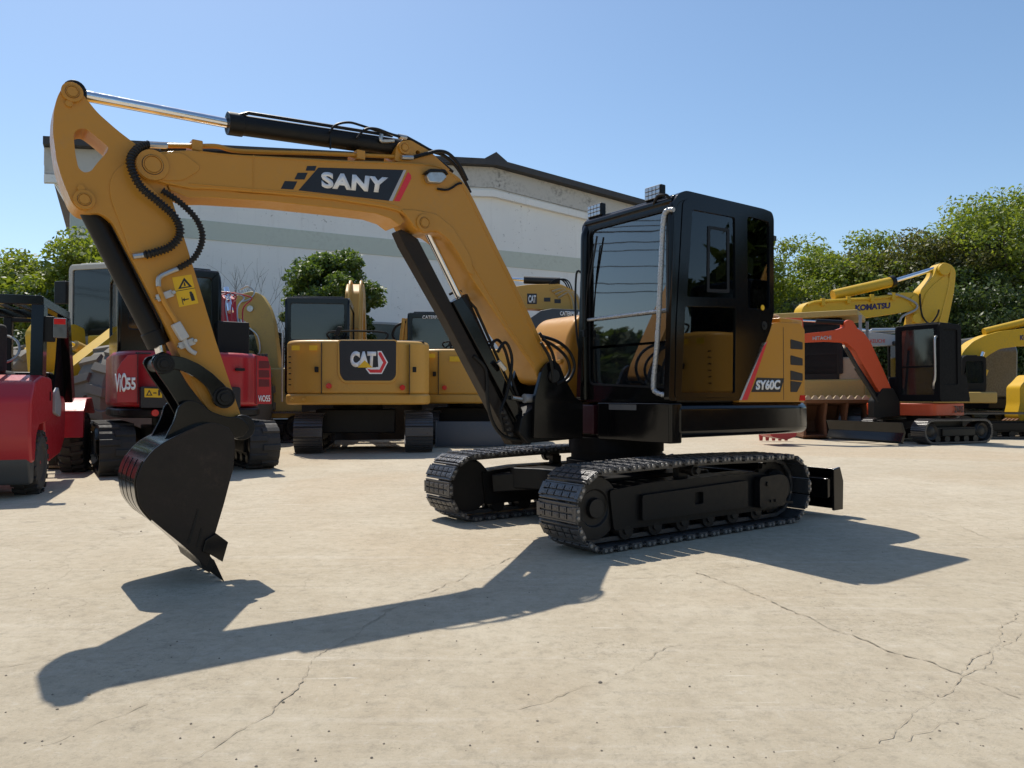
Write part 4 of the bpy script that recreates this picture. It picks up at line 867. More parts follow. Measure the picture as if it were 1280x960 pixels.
# ---- yellow excavator with the emblem, seen from behind ----
C1 = Frame(-3.12, 15.35, -.15, 1)
def rear_excavator(fr, label, px_ref=True):
    c = root('excavator', fr, label, 'excavator', 'yellow excavators with their backs to the yard')
    X0 = -1.62; q = lambda x, y, X=X0: C1.X(X, x, y)
    yl, yr = q(353, 480)[0], q(538, 480)[0]; zt, zb = q(440, 425)[1], q(440, 506)[1]; zm = q(440, 492)[1]
    b = MB(); plan = [(.9, yr), (-1.15, yr), (-1.45, yr+.12), (X0, yr+.55), (X0-.02, 0), (X0, yl-.55), (-1.45, yl-.12), (-1.15, yl), (.9, yl)]
    b.prism(rnd(plan, .25, 5), zm-.02, zt, 'Z'); body = b.build('body', catyel, c, .07, 3)
    b = MB(); plan2 = [(.9, yr-.02), (-1.15, yr-.02), (-1.48, yr+.10), (X0-.04, yr+.55), (X0-.06, 0), (X0-.04, yl-.55), (-1.48, yl-.10), (-1.15, yl+.02), (.9, yl+.02)]
    b.prism(rnd(plan2, .25, 5), zb, zm-.005, 'Z'); b.build('counterweight', catyel, c, .05, 3)
    for a, z0, z1 in ((402, 492, 428), (512, 493, 430)):
        y, za = q(a, z0); zc = q(a, z1)[1]; b = MB(); b.box(X0-.035, X0+.25, y-.006, y+.006, za, zc); b.build('door_seam', decalb, body)
    b = MB(); P = [q(424, 426), (q(495.5, 426)[0], q(495.5, 426)[1]), q(495, 470), q(490, 476), q(430, 476), q(425, 468)]; b.prism(rnd(P, .05), X0-.045, X0+.1, 'X'); b.build('rear_panel', decalb, body, .01)
    b = MB(); P = [q(422, 425), q(497, 425), q(497.5, 471), q(491, 479), q(429, 479), q(422, 469)]; b.prism(rnd(P, .06), X0-.038, X0+.1, 'X'); b.build('panel_surround', catyel, body, .01)
    xe = X0-.047
    def dec(pts, mat, nm, e, holes=()): b = MB(); b.prism([q(*p) for p in pts], xe-e, xe, 'X', [[q(*p) for p in h] for h in holes]); return b.build(nm, mat, body)
    dec([(472, 439), (477, 439), (485, 453), (477.5, 467.5), (462, 467.5), (457, 461), (461, 459), (473, 459)], decalw, 'emblem', .002)
    dec([(473.5, 440.5), (476.4, 440.5), (483.2, 453.3), (476.8, 466), (463, 466), (459, 461), (464, 462), (474.6, 462), (479, 453.3), (473, 443)], decalr, 'emblem', .004)
    dec([(438, 441), (443, 438.8), (472, 439), (470, 459.5), (449, 459.5), (438, 455)], decalb, 'emblem', .003)
    t = [(xe-.004, *q(*p)) for p in [(438, 459), (469.5, 459), (470.5, 439.6), (438, 439)]]; text('CAT', t, decalw, body, off=.07, thick=.003)
    dec([(447, 459.6), (456, 450.5), (466, 459.6)], decaly, 'emblem', .009)
    for a in ((411.5, 482.5), (503, 484.5)):
        y, z = q(*a); b = MB(); b.cyl((X0-.10, y, z), (X0+.05, y, z), .05, 20); b.build('reflector', lens_r, c, .005)
    # cab
    k = lambda x, y: C1.X(-.75, x, y); cl, cr = k(356, 400)[0], k(437, 400)[0]; ct = k(400, 371)[1]
    simple_cab(c, -.75, .95, cr, cl, 1.0, ct, black, sill=.35, rear_sill=.58, r=.16)
    b = MB(); b.tube([(-.8, cl+.03, .95), (-.8, cl+.03, 2.3)], .02, 8); b.tube([(.95, cl+.05, 1.3), (.95, cl+.05, 2.3)], .02, 8); b.build('handrail', bright, c)
    y, z = C1.X(-1.4, 421, 426); b = MB(); b.tube([(-1.4, y, z-.05), (-1.4, y, z+.12)], .025, 8); b.hexa([(-1.42, y-.04, z+.1), (-1.36, y-.04, z+.1), (-1.36, y+.06, z+.1), (-1.42, y+.06, z+.1), (-1.42, y-.10, z+.26), (-1.36, y-.10, z+.26), (-1.36, y-.02, z+.26), (-1.42, y-.02, z+.26)]); b.build('rear_view_mirror', blackm, c, .01)
    # engine cover behind the cab
    b = MB(); b.box(-1.4, .6, yr+.1, cr-.08, zt-.1, zt+.02); b.build('engine_cover', blackm, c, .04)
    # boom folded up in front
    by = C1.X(2.2, 444, 380)[0]; bz = C1.X(2.4, 444, 355)[1]
    b = MB(); b.prism(rnd([(.9, 1.2), (1.3, 1.1), (1.95, bz-.75), (2.2, bz-.55), (2.6, bz-.6), (3.8, bz-1.7), (4.05, bz-1.45), (2.9, bz-.1), (2.3, bz), (1.8, bz-.25)], .12), by-.2, by+.2); bo = b.build('boom', catyel, c, .02)
    for s in (-.14, .1): 
        b = MB(); b.tube(spline([(1.0, by+s, 1.6), (1.7, by+s, bz-.3), (2.2, by+s, bz+.03), (2.9, by+s, bz-.05)], 5), .03, 8); b.build('boom_pipe', catyel, bo)
    for z in (.25, .5, .75): b = MB(); xx = 1.0+z*.9; b.box(xx-.03, xx+.03, by-.18, by+.16, 1.6+(bz-1.9)*z, 1.68+(bz-1.9)*z); b.build('pipe_clamp', catyel, bo)
    b = MB(); b.prism(rnd([(3.7, bz-1.9), (4.15, bz-1.7), (3.9, .9), (3.6, .7)], .08), by-.13, by+.13); b.build('arm', catyel, c, .02)
    b = MB(); b.prism(rnd([(3.4, .1), (3.0, .5), (3.2, .95), (3.7, 1.0), (3.95, .7)], .1), by-.35, by+.35); b.build('bucket', iron, c, .02)
    for s in (1, -1):
        yy = C1.X(-1.45, 385, 540)[0] if s > 0 else C1.X(-1.45, 524, 540)[0]
        mesh_track(c, yy, 3.0, .34, .5, shoe_m)
    b = MB(); b.box(-.8, .8, -.75, .75, .35, .8); b.cyl((0, 0, .6), (0, 0, zb), .5, 28); b.build('centre_frame', blackm, c, .02)
    b = MB(); b.prism([(2.0, .06), (2.1, .3), (2.02, 1.02), (1.96, 1.02), (2.04, .3), (1.94, .06)], -1.35, 1.35)
    for s in (-.4, .4): b.bar((.7, s, .4), (2.0, s, .3), .1, .14)
    b.build('dozer_blade', rubber, c, .006)  # dark blade added and raised tall, standing in for shade under the body
    for a in ((396, 462), (518, 462)):
        y, z = q(*a); b = MB(); b.box(X0-.06, X0-.02, y-.035, y+.035, z-.05, z+.05); b.build('door_latch', blackm, body, .008)
    for a in ((370, 434), (392, 434)): dec([(a[0]-5, a[1]+4), (a[0]+5, a[1]+4), (a[0]+5, a[1]-2), (a[0]-5, a[1]-2)], decaly, 'warning_label', .004)
    for a in (365, 380, 460, 520):
        y, z = q(a, 499); b = MB(); b.cyl((X0-.075, y, z), (X0, y, z), .025, 10); b.build('counterweight_bolt', catyel, c, .004)
    for k_ in range(6):
        y, z = q(362, 446+7*k_); b = MB(); b.box(X0-.012, X0+.05, y-.09, y+.09, z-.018, z+.018) if k_ < 0 else b.box(X0+.02, X0+.05, y-.02, y+.02, z-.01, z+.01); b.build('louvre', blackm, body)
    b = MB(); y, z = q(446, 420); b.tube(spline([(-1.3, y+.5, z-.05), (-1.3, y+.48, z+.1), (-1.3, y-.48, z+.1), (-1.3, y-.5, z-.05)], 6), .018, 8); b.build('guard_rail', blackm, c)
    return c
E1 = rear_excavator(C1, 'yellow excavator with the white lettered emblem on a black panel, back towards the camera')
C2 = Frame(-1.05, 17.9, -.02, 1)
E2 = copy_tree(E1); E2.location = C2.O; E2.rotation_euler = (0, 0, C2.rz); E2['label'] = 'yellow excavator partly hidden behind the near boom, with a dark dozer blade at its back'
for ch in list(E2.children):
    for g_ in list(ch.children):
        if g_.name.split('.')[0] in ('emblem', 'lettering', 'rear_panel', 'panel_surround'): bpy.data.objects.remove(g_)
q_ = lambda x, y, X: C2.X(X, x, y)
b = MB(); y0, z0 = q_(545, 560, -2.3); y1, z1 = q_(632, 527, -2.3); b.prism([(-2.3, max(z0, .02)), (-2.33, (z0+z1)/2), (-2.28, z1), (-2.22, z1), (-2.26, (z0+z1)/2), (-2.22, max(z0, .02))], y1, y0)
for s in (y1, y0): b.box(-2.36, -2.18, s-.015, s+.015, max(z0, .02), z1+.02)
for s in (.4, -.4): b.bar((-1.2, s, .4), (-2.25, s, .3), .1, .12)
b.build('dozer_blade', paint('blue_grey_steel', (.06, .075, .10), .45, .2), E2, .006)
y0, z0 = q_(538, 396.5, -.78); y1, z1 = q_(580, 392.5, -.78); 
text('CATERPILLAR', [(-.765, *q_(528, 398.5, -.76)), (-.765, *q_(560, 398.5, -.76)), (-.765, *q_(560, 394.5, -.76)), (-.765, *q_(528, 394.5, -.76))], decalw, E2, off=.02)
b = MB(); b.box(-1.665, -1.655, *sorted((q_(562, 447, -1.64)[0], q_(575, 447, -1.64)[0])), q_(562, 452, -1.64)[1], q_(562, 445.5, -1.64)[1]); b.build('warning_label', decaly, E2)
# yellow boom gear left of its cab
b = MB(); 
for dx_ in (0, .14): b.tube(spline([at(501+dx_*40, 436, 17.2)-C2.O, at(503+dx_*40, 415, 17.2)-C2.O, at(505+dx_*40, 398, 17.2)-C2.O], 4), .05, 8)
o = b.build('mirror_bracket', catyel, E2); o.matrix_local = Matrix.Rotation(-C2.rz, 4, 'Z')
b = MB(); b.tube(spline([at(500, 432, 17.2)-C2.O, at(491, 420, 17.2)-C2.O, at(495, 408, 17.2)-C2.O, at(508, 402, 17.2)-C2.O], 5), .03, 8)
o = b.build('hydraulic_hose', blackm, E2); o.matrix_local = Matrix.Rotation(-C2.rz, 4, 'Z')

# ---- big excavator further back: boom crossing behind the cab ----
p0 = at(680, 560, 21.5); C3 = Frame(p0.x, 21.5, -1, .1)
E3 = root('excavator', C3, 'large yellow excavator at the back with bundled pipes along its boom', 'excavator')
ppoly('boom', C3, 0, [(626, 372), (640, 360), (660, 357), (700, 356), (718, 364), (728, 380), (735, 410), (715, 412), (700, 390), (660, 387), (626, 388)], .22, catyel, E3, .02, .1)
rod('arm_cylinder', C3.Y3(.0, 700, 354.5)+Vector((0, 0, .06)), C3.Y3(.0, 655, 352.5)+Vector((0, 0, .06)), .11, iron, E3); rod('piston_rod', C3.Y3(0, 655, 352.5)+Vector((0, 0, .06)), C3.Y3(0, 625, 350)+Vector((0, 0, .06)), .05, chrome, E3)
for k in range(6):
    b = MB(); b.hose([C3.Y3(.24, 688+2*k, 362+2*k), C3.Y3(.24, 702+2*k, 360-k+2*k), C3.Y3(.24, 712+2*k, 370), C3.Y3(.24, 716+2*k, 388), C3.Y3(.24, 718+2*k, 400)], .03, 6); b.build('boom_pipe', tan if k % 2 else catyel, E3)
for k in range(3):
    b = MB(); b.hose([C3.Y3(.2, 685+3*k, 357), C3.Y3(.2, 695+3*k, 349), C3.Y3(.2, 705+3*k, 352), C3.Y3(.2, 712+2*k, 365)], .02, 6); b.build('hydraulic_hose', blackm, E3)
def plY(nm, fr, y, pts, e, mat, parent): b = MB(); b.prism(fr.YY(y, pts), y, y+e); return b.build(nm, mat, parent)
pl_ = plY('lettered_plate', C3, .22, [(659, 367), (671, 367), (671, 380), (659, 380)], .01, decalb, E3)
text('CAT', [(p[0], .232, p[1]) for p in C3.YY(.23, [(660.5, 378.5), (670, 378.5), (670, 369), (660.5, 369)])], decalw, pl_, off=.04)
for a in ((680, 372), (693, 374)): plY('boom_window', C3, .22, [(a[0], a[1]), (a[0]+8, a[1]), (a[0]+8, a[1]+5), (a[0], a[1]+5)], .006, decalb, E3)
hp_ = ppoly('rear_hood', C3, 1.1, [(662, 398), (676, 388), (690, 385.5), (745, 388), (745, 425), (662, 425)], .9, paint('blue_black_hood', (.035, .045, .06), .4, .2), E3, .03, .03, (), .2)
text('CATERPILLAR', [(p[0], 1.11, p[1]) for p in C3.YY(1.1, [(700, 394.5), (728, 395), (728, 389.5), (700, 389)])], decalw, hp_, off=.03)
b = MB(); b.box(-2.2, 1.2, -.9, 1.3, .6, 2.3); b.build('body', catyel, E3, .06)
for s in (-1, 1.2): mesh_track(E3, s, 3.6, .42, .55, shoe_m)

# ---- folded boom of another excavator, between the red machine and the emblem one ----
p0 = at(322, 560, 17.5); C4 = Frame(p0.x, 17.5, -1, -.1)
E4 = root('excavator', C4, 'dull yellow excavator whose boom arches up right of the red compact machine', 'excavator')
ppoly('boom', C4, .2, [(277, 381), (296, 369), (314, 363.5), (326, 367), (336, 383), (342, 402), (347, 440), (352, 500), (334, 508), (326, 455), (318, 418), (308, 402), (295, 396), (282, 394)], .2, dirtyyel, E4, .02, .1)
b = MB(); c_ = C4.Y3(.2, 313, 386); b.cyl(c_, c_+Vector((0, .05, 0)), .07, 16); b.build('boom_pin', bright, E4)
b = MB(); b.hose([C4.Y3(.25, *p) for p in [(300, 378), (312, 374), (318, 366), (310, 358), (300, 362)]], .02, 6); b.hose([C4.Y3(.25, *p) for p in [(312, 410), (322, 420), (325, 438), (318, 450), (311, 446)]], .02, 6); b.build('hydraulic_hose', bright, E4)
b = MB(); b.box(-1.9, .9, -1.1, .4, .55, 1.7); b.build('body', dirtyyel, E4, .05)
simple_cab(E4, -.4, .8, -1.0, .1, 1.7, 2.6, blackm)
for s in (-1, .3): mesh_track(E4, s, 2.6, .33, .45, shoe_m)

# ---- red mini excavator, rear view ----
RM = Frame(-4.93, 11.35, -.53, .85)
E5 = root('mini_excavator', RM, 'red compact excavator on rubber tracks, its rounded back to the camera', 'excavator')
XR = -1.33; q = lambda x, y, X=XR: RM.X(X, x, y)
yl, yr = q(141, 480)[0], q(341, 480)[0]; zt, zb = q(240, 439)[1], q(240, 522)[1]; zs_ = q(240, 509)[1]
plan = [(.8, yr+.05), (-.7, yr+.02), (-1.12, yr+.14), (XR, yr+.5), (XR-.03, (yl+yr)/2), (XR, yl-.5), (-1.12, yl-.14), (-.7, yl-.02), (.8, yl-.05)]
b = MB(); b.prism(rnd(plan, .22, 5), zs_, zt, 'Z'); body = b.build('body', redp, E5, .07, 3)
b = MB(); b.prism(rnd([(x*1.01, y*1.0) for x, y in plan], .22, 5), zb, zs_-.01, 'Z'); b.build('lower_skirt', blackm, E5, .04, 2)
b = MB(); P = [q(175, 483), q(300, 484), q(300, 510), q(175, 510)]; b.prism(rnd(P, .03), XR-.045, XR+.1, 'X'); b.build('rear_recess', decalb, body, .01)
wl_ = MB(); wl_.prism([q(180, 485.5), q(202, 486), q(202, 497), q(180, 496.5)], XR-.05, XR-.046, 'X'); wl_ = wl_.build('warning_label', decaly, body)
b = MB(); b.prism([q(182, 494.5), q(186, 487), q(190, 494.5)], XR-.052, XR-.0505, 'X', [[q(184, 493.4), q(186, 489.4), q(188, 493.4)]]); b.prism([q(191, 490.5), q(195, 490.5), q(195, 492), q(191, 492)], XR-.052, XR-.0505, 'X'); b.prism([q(197, 487.5), q(199.5, 487.5), q(199.5, 494.5), q(197, 494.5)], XR-.052, XR-.0505, 'X'); b.build('label_symbol', decalb, wl_)
yq, zq = q(193, 516); b = MB(); b.cyl((XR-.09, yq, zq), (XR, yq, zq), .045, 18); b.build('reflector', lens_r, E5, .005)
for a in (151, 228, 290):
    y_, z_ = q(a, 515); b = MB(); b.cyl((XR-.06, y_, z_), (XR, y_, z_), .02, 10); b.build('counterweight_bolt', blackm, E5)
yq, zq = q(300, 462); b = MB(); b.box(XR-.03, XR+.02, yq-.06, yq+.06, zq-.02, zq+.02); b.build('hood_latch', blackm, body, .006)
y_, z_ = q(170, 440); y2_, _ = q(300, 440); b = MB(); b.box(XR+.05, XR+.09, min(y_, y2_), max(y_, y2_), z_-.02, z_+.0); b.build('hood_seam', decalb, body)
# left rear panel, facing the camera a little
def rp(pts, mat, nm, e, x=XR+.0): b = MB(); b.prism([q(*p) for p in pts], x-.05-e, x-.0, 'X'); return b.build(nm, mat, body, .004)
pnl = rp([(146, 463), (152, 452), (160, 444), (172, 443), (172, 503), (146, 503)], redp, 'corner_panel', 0, XR+.02)
text('ViO', [(XR-.055, *q(*p)) for p in [(143, 490), (157.5, 490), (158, 466), (143, 467)]], decalw, body, off=.03)
text('55', [(XR-.055, *q(*p)) for p in [(157, 487.5), (169, 487.5), (169, 472), (157, 472)]], decalw, body, off=.04)
rpn = rp([(319, 444), (334, 446), (338, 460), (339, 505), (319, 505)], redp, 'louvre_panel', .01, XR+.04)
for y0 in (451, 462.5, 474): rp([(323, y0), (336, y0+.5), (336.5, y0+9.5), (323, y0+9.5)], paint('dark_red', (.12, .006, .01), .5, .1), 'louvre', .014, XR+.04)
text('ViO55', [(XR-.03, *q(*p)) for p in [(322, 502), (337, 502), (337, 494), (322, 494)]], decalw, body, off=.02)
for k in range(3): rp([(322+4.5*k, 442), (325.5+4.5*k, 442.3), (325.5+4.5*k, 446.5), (322+4.5*k, 446)], decalb, 'air_slot', .012, XR+.05)
rp([(320, 444), (320.8, 444), (320.8, 505), (320, 505)], decalb, 'panel_seam', .013, XR+.04); rp([(171.5, 440), (172.3, 440), (172.3, 505), (171.5, 505)], decalb, 'panel_seam', .002)
k = lambda x, y: RM.X(-.75, x, y); cl, cr = k(147, 400)[0], k(277, 400)[0]; ct = k(220, 333)[1]
simple_cab(E5, -.75, .7, cr, cl, zt-.1, ct, black, post=.09, sill=.3, rear_sill=.32, r=.3)
b = MB(); y0, z0 = q(272, 401, -.9); y1 = q(312, 401, -.9)[0]; b.box(-.9, .3, y1, y0, zt-.03, z0); b.build('tool_box', blackm, E5, .02)
by = RM.X(1.0, 289, 380)[0]; bz = RM.X(1.2, 289, 366)[1]
b = MB(); b.prism(rnd([(.8, .9), (1.05, .8), (1.45, bz-.5), (2.4, bz-1.0), (2.5, bz-.8), (1.5, bz), (1.1, bz-.1)], .08), by-.1, by+.1); bo_ = b.build('boom', redp, E5, .01)
b = MB(); b.prism(rnd([(2.3, bz-1.2), (2.6, bz-.9), (2.5, .5), (2.3, .4)], .05), by-.08, by+.08); b.build('arm', redp, E5, .01)
for kk in range(5): b = MB(); random.seed(kk+40); b.hose([(.75, by+.12-.07*kk, 2.0), (.8+.04*kk, by+.22-.1*kk, bz-.3), (1.0, by+.16-.12*kk, bz-.08), (1.1, by-.1+.08*kk, bz-.02), (1.5, by+.05-.03*kk, bz-.2)], .012, 6); b.build('hydraulic_hose', bright if kk % 2 else redp, E5)
b = MB(); b.cyl((.95, by+.02, bz-.35), (1.3, by+.02, bz+.08), .05, 12); b.build('arm_cylinder', chrome, E5)
for a in (148, 333):
    yy = RM.X(-1.3, a, 560)[0]; mesh_track(E5, yy, 2.5, .315, .42, rubber, 'rubber')
b = MB(); b.box(-.7, .7, -.5, .5, .3, .62); b.cyl((0, 0, .55), (0, 0, zb), .42, 28); b.build('centre_frame', blackm, E5, .02)
b = MB(); b.prism([(1.7, .05), (1.76, .2), (1.7, .42), (1.65, .42), (1.7, .2), (1.65, .05)], -.95, .95)
for s in (-.4, .4): b.bar((.6, s, .35), (1.7, s, .22), .08, .1)
b.build('dozer_blade', blackm, E5)

# ---- forklift ----
ra, fa_ = gnd(50, 616), gnd(99, 589)
FK = Frame(ra.x, ra.y, fa_.x-ra.x, fa_.y-ra.y); WB = (fa_-ra).length
E6 = root('forklift', FK, 'red forklift truck with a black overhead guard at the left edge', 'forklift')
def tyre(parent, c, r, w, rim=None, tread=18, tmat=rubber, nm='wheel', d=.03, rr=.55):
    c = Vector(c); b = MB(); b.lathe(c-Vector((0, w/2, 0)), (0, 1, 0), [(0.02, r*rr), (0, r*.62), (.0, r*.85), (.03, r*.97), (.06, r), (w-.06, r), (w-.03, r*.97), (w, r*.85), (w, r*.62), (w-.02, r*rr)], 40)
    for k in range(tread):
        for s in (-1, 1):
            an = 2*math.pi*(k+(.5 if s > 0 else 0))/tread; b.m = Matrix.Translation(c) @ Matrix.Rotation(an, 4, 'Y'); hw = math.pi*r/tread*.55
            b.hexa([(-hw, 0, r*.985), (hw*.6, 0, r*.985), (hw*1.3, s*w*.52, r*.93), (-hw*.3, s*w*.52, r*.93), (-hw*.9, 0, r+d), (hw*.5, 0, r+d), (hw*1.2, s*w*.5, r+d*.6), (-hw*.2, s*w*.5, r+d*.6)])
    b.m = Matrix.Identity(4); t = b.build(nm, tmat, parent, .004)
    b = MB(); b.lathe(c-Vector((0, w*.42, 0)), (0, 1, 0), [(0, .02), (.06, r*.25), (.0, r*rr), (w*.84, r*rr), (w*.84, r*.45), (w*.7, r*.4), (w*.7, r*.18), (w*.86, r*.16), (w*.86, .02)], 28); b.build('wheel_rim', rim or grey, t); return t
rw = .33
tyre(E6, (0, .1, rw), rw, .24, redp); tyre(E6, (0, 1.15, rw), rw, .24, redp); tyre(E6, (WB, .05, .40), .40, .30, redp, 20); tyre(E6, (WB, 1.25, .40), .40, .30, redp, 20)
# counterweight with stepped outline, side view outline extruded across
Zr = lambda px, py: FK.Y(0, px, py)
b = MB(); P = [(-.55, .36), (-.62, .62), (-.60, 1.02), (-.45, 1.20), (-.05, 1.28), (.42, 1.26), (.5, 1.0), (.5, .80), (.36, .78), (.20, .76), (-.2, .74), (-.36, .62), (-.40, .36)]
b.prism(rnd(P, .05), -.03, 1.33); CWT = b.build('counterweight', redp, E6, .035, 3)
b = MB(); b.prism(rnd([(-.50, .14), (-.56, .36), (-.57, .66), (-.38, .66), (-.34, .36), (-.36, .14)], .04), -.01, 1.31); b.build('lower_counterweight', paint('dark_grey_casting', (.05, .055, .058), .5, .2), E6, .03)
b = MB(); b.box(-.52, .3, .25, 1.05, .3, .75); b.build('chassis', blackm, E6)
b = MB(); P = rnd([(.42, .42), (.36, .78), (.44, 1.12), (1.5, 1.05), (1.62, .95), (1.55, .5), (1.3, .34), (.5, .28)], .05); b.prism(P, .02, 1.3); b.build('side_body', redp, E6, .03)
b = MB(); P = [(WB-.62, .5), (WB-.55, .85), (WB-.3, 1.02), (WB+.15, 1.03), (WB+.48, .82), (WB+.42, .8), (WB+.12, .96), (WB-.27, .95), (WB-.48, .8), (WB-.54, .5)]; 
for y0 in (-.13, 1.15): b.prism(P, y0, y0+.3)
b.build('front_fender', redp, E6, .01)
b = MB(); P = rnd([(.75, 1.1), (.72, .85), (1.05, .80), (1.12, .95), (.9, 1.16)], .03); b.prism(P, -.015, .02); b.build('step_plate', grey, E6, .006)
text('FORKLIFT'[0:0] or 'FD50', [(p[0], .017, p[1]) for p in [(1.0+.38, .62), (1.0, .56), (1.0, .64), (1.0+.38, .70)]][::1], decalg, E6, off=.01) if False else None
# guard
gt = Zr(50, 368)[1]
b = MB()
for y in (.04, 1.26):
    b.bar((.05, y, 1.2), (.10, y, gt-.1), .12, .2, (1, 0, 0)); b.bar((1.55, y, gt-.12), (1.95, y, 1.0), .12, .2, (1, 0, 0)); b.bar((.0, y, gt-.06), (1.62, y, gt-.06), .11, .1)
    b.tube(spline([(.10, y, gt-.25), (.12, y, gt-.08), (.3, y, gt-.05)], 5), .055, 8)
b.bar((.05, .0, gt-.05), (.05, 1.3, gt-.05), .12, .1); b.bar((1.58, .0, gt-.06), (1.58, 1.3, gt-.06), .1, .1)
for k in range(6): b.bar((.05, .18+.19*k, gt-.03), (1.58, .18+.19*k, gt-.03), .05, .04)
b.build('overhead_guard', black, E6, .012)
b = MB(); b.box(.02, .08, -.12, .02, gt-.5, gt-.22); b.build('lamp_bracket', blackm, E6, .01)
z0 = Zr(78, 393)[1]; b = MB(); b.box(-.03, .03, -.24, -.11, gt-.46, gt-.24); tl = b.build('tail_lamp', paint('smoked_lamp', (.16, .165, .17), .15, 0, bumpy=0, metal=.5), E6, .012); b = MB(); b.box(-.034, -.028, -.23, -.12, gt-.31, gt-.25); b.build('lamp_lens', lens_r, tl)
b = MB(); b.box(-.64, -.59, .45, .85, .95, 1.08); b.build('rear_grille', blackm, CWT, .02)
b = MB(); b.box(.30, .34, -.036, -.02, 1.0, 1.1); b.build('hood_latch', blackm, E6)
b = MB(); b.prism([(1.1, 1.06), (2.0, 1.0), (1.72, 1.9), (1.52, gt-.25), (1.42, gt-.25), (1.3, 1.5)], .07, .09); b.build('black_side_panel', softblack, E6); b = MB(); b.prism([(1.1, 1.06), (2.0, 1.0), (1.72, 1.9), (1.52, gt-.25), (1.42, gt-.25), (1.3, 1.5)], 1.21, 1.23); b.build('black_side_panel', softblack, E6)  # opaque black panels between the guard posts and the front
b = MB(); b.box(.35, .85, .4, .95, 1.2, 1.34); b.box(.3, .42, .4, .95, 1.3, 1.85); b.build('driver_seat', seatm, E6, .05)
b = MB(); c0 = Vector((1.25, .65, 1.62)); b.tube([c0+Vector((.06*math.sin(t), .19*math.cos(t), .17*math.sin(t))) for t in [i*math.pi/10 for i in range(21)]], .016, 8); b.cyl((1.25, .65, 1.6), (1.45, .65, 1.1), .03, 8); b.build('steering_wheel', bright, E6)
b = MB(); b.box(1.35, 1.6, .15, 1.15, 1.0, 1.35); b.build('dashboard', blackm, E6, .03)
b = MB()
for y in (.3, .95): b.box(WB+.35, WB+.47, y-.05, y+.05, .1, 2.2)
for z in (.2, 1.1, 2.1): b.box(WB+.36, WB+.46, .3, .95, z, z+.1)
b.build('mast', blackm, E6, .01)
for y in (.4, .85): b = MB(); b.box(WB+.5, WB+1.6, y-.06, y+.06, .06, .1); b.box(WB+.47, WB+.51, y-.06, y+.06, .06, .6); b.build('fork', iron, E6)

# ---- wheel loader ----
p0 = at(112, 560, 15.2); LD = Frame(p0.x+.35, 15.2, -.26, -1)
E7 = root('wheel_loader', LD, 'yellow wheel loader with a big dusty tyre and glazed cab behind the forklift', 'wheel loader')
qx = lambda X, x, y: LD.X(X, x, y)
XW = 1.5; yc, zc = qx(XW+.7, 124, 480); rT = .97
tyre(E7, (XW, yc, rT), rT, .66, komyel, 16, tyre_m, d=.06); tyre(E7, (XW, yc-2.0, rT), rT, .66, komyel, 16, tyre_m, d=.06)
tyre(E7, (-1.6, yc, rT), rT, .66, komyel, 16, tyre_m, d=.06); tyre(E7, (-1.6, yc-2.0, rT), rT, .66, komyel, 16, tyre_m, d=.06)
ym = yc-1.0
a, c_ = qx(.55, 86, 330), qx(.55, 161, 330); zt = a[1]; zg = qx(.55, 120, 398)[1]
y0, y1 = sorted((a[0], c_[0]))
simple_cab(E7, -.9, .55, y0, y1, zg-.6, zt, paint('pale_cab_paint', (.5, .48, .42), .5, .4), sill=.38, post=.08, r=.14)
b = MB(); b.box(-.7, .50, y0+.05, y1-.05, zg-1.3, zg-.55); b.build('cab_base', tan, E7, .03)
b = MB(); b.box(-2.8, 1.9, ym-.5, ym+.5, .75, 1.5); b.box(-2.9, -.9, ym-.7, ym+.7, 1.3, 2.1); b.build('chassis', dirtyyel, E7, .05)
def lift_arm(yv):
    b = MB(); P = rnd([(.7, 2.35), (.95, 2.42), (1.2, 2.3), (2.6, 1.35), (3.15, .35), (2.85, .22), (2.2, .95), (.9, 1.75), (.65, 1.95)], .06); b.prism(P, yv-.14, yv+.14); b.build('lift_arm', komyel, E7, .012)
lift_arm(qx(1.8, 112, 440)[0]); lift_arm(qx(1.8, 36, 440)[0])
b = MB(); b.box(.6, .9, qx(.9, 150, 420)[0]-.0 if False else ym-.5, ym+1.0, 1.95, 2.2); b.build('arm_cross_tube', komyel, E7, .03)
b = MB(); b.prism(rnd([(2.0, 1.2), (2.2, 2.2), (2.45, 2.3), (2.6, 2.1), (2.5, 1.1)], .06), ym-.12, ym+.12); b.build('bell_crank', komyel, E7, .012)
rod('tilt_cylinder', (.9, ym, 1.7), (1.7, ym, 1.95), .09, dirtyyel, E7); rod('piston_rod', (1.7, ym, 1.95), (2.3, ym, 2.15), .05, chrome, E7)
for k in range(3): b = MB(); b.hose([(.9, ym+.5+.12*k, 1.9), (.95, ym+.5+.12*k, 2.55), (1.1, ym+.62+.12*k, 2.6), (1.2, ym+.7+.12*k, 2.1)], .028, 6); b.build('hydraulic_hose', rubber, E7)
X_B = 3.5; yb = qx(X_B, 134, 560)[0]; zb_ = qx(X_B, 120, 534)[1]
b = MB(); b.prism(rnd([(X_B-.75, .08), (X_B+.3, .02), (X_B+.3, .06), (X_B-.6, .16), (X_B-.7, .45), (X_B-.35, zb_), (X_B-.45, zb_+.04), (X_B-.85, .5)], .03), yb-2.7, yb)
for y in (yb-2.7, yb-.03): b.prism([(X_B-.8, .06), (X_B+.3, .02), (X_B-.1, .35), (X_B-.4, zb_+.03), (X_B-.85, .5)], y, y+.03)
b.build('bucket', paint('worn_bucket_steel', (.22, .15, .085), .7, .6), E7, .01)
b = MB(); b.tube([(-.6, y1+.1, zg), (-.6, y1+.1, zg)], .1, 6) if False else None
b = MB(); yy, zz = qx(-.5, 68, 355); b.cyl((-1.2, yy, 1.9), (-1.2, yy, zz+.25), .09, 14); b.build('exhaust_stack', rust, E7)
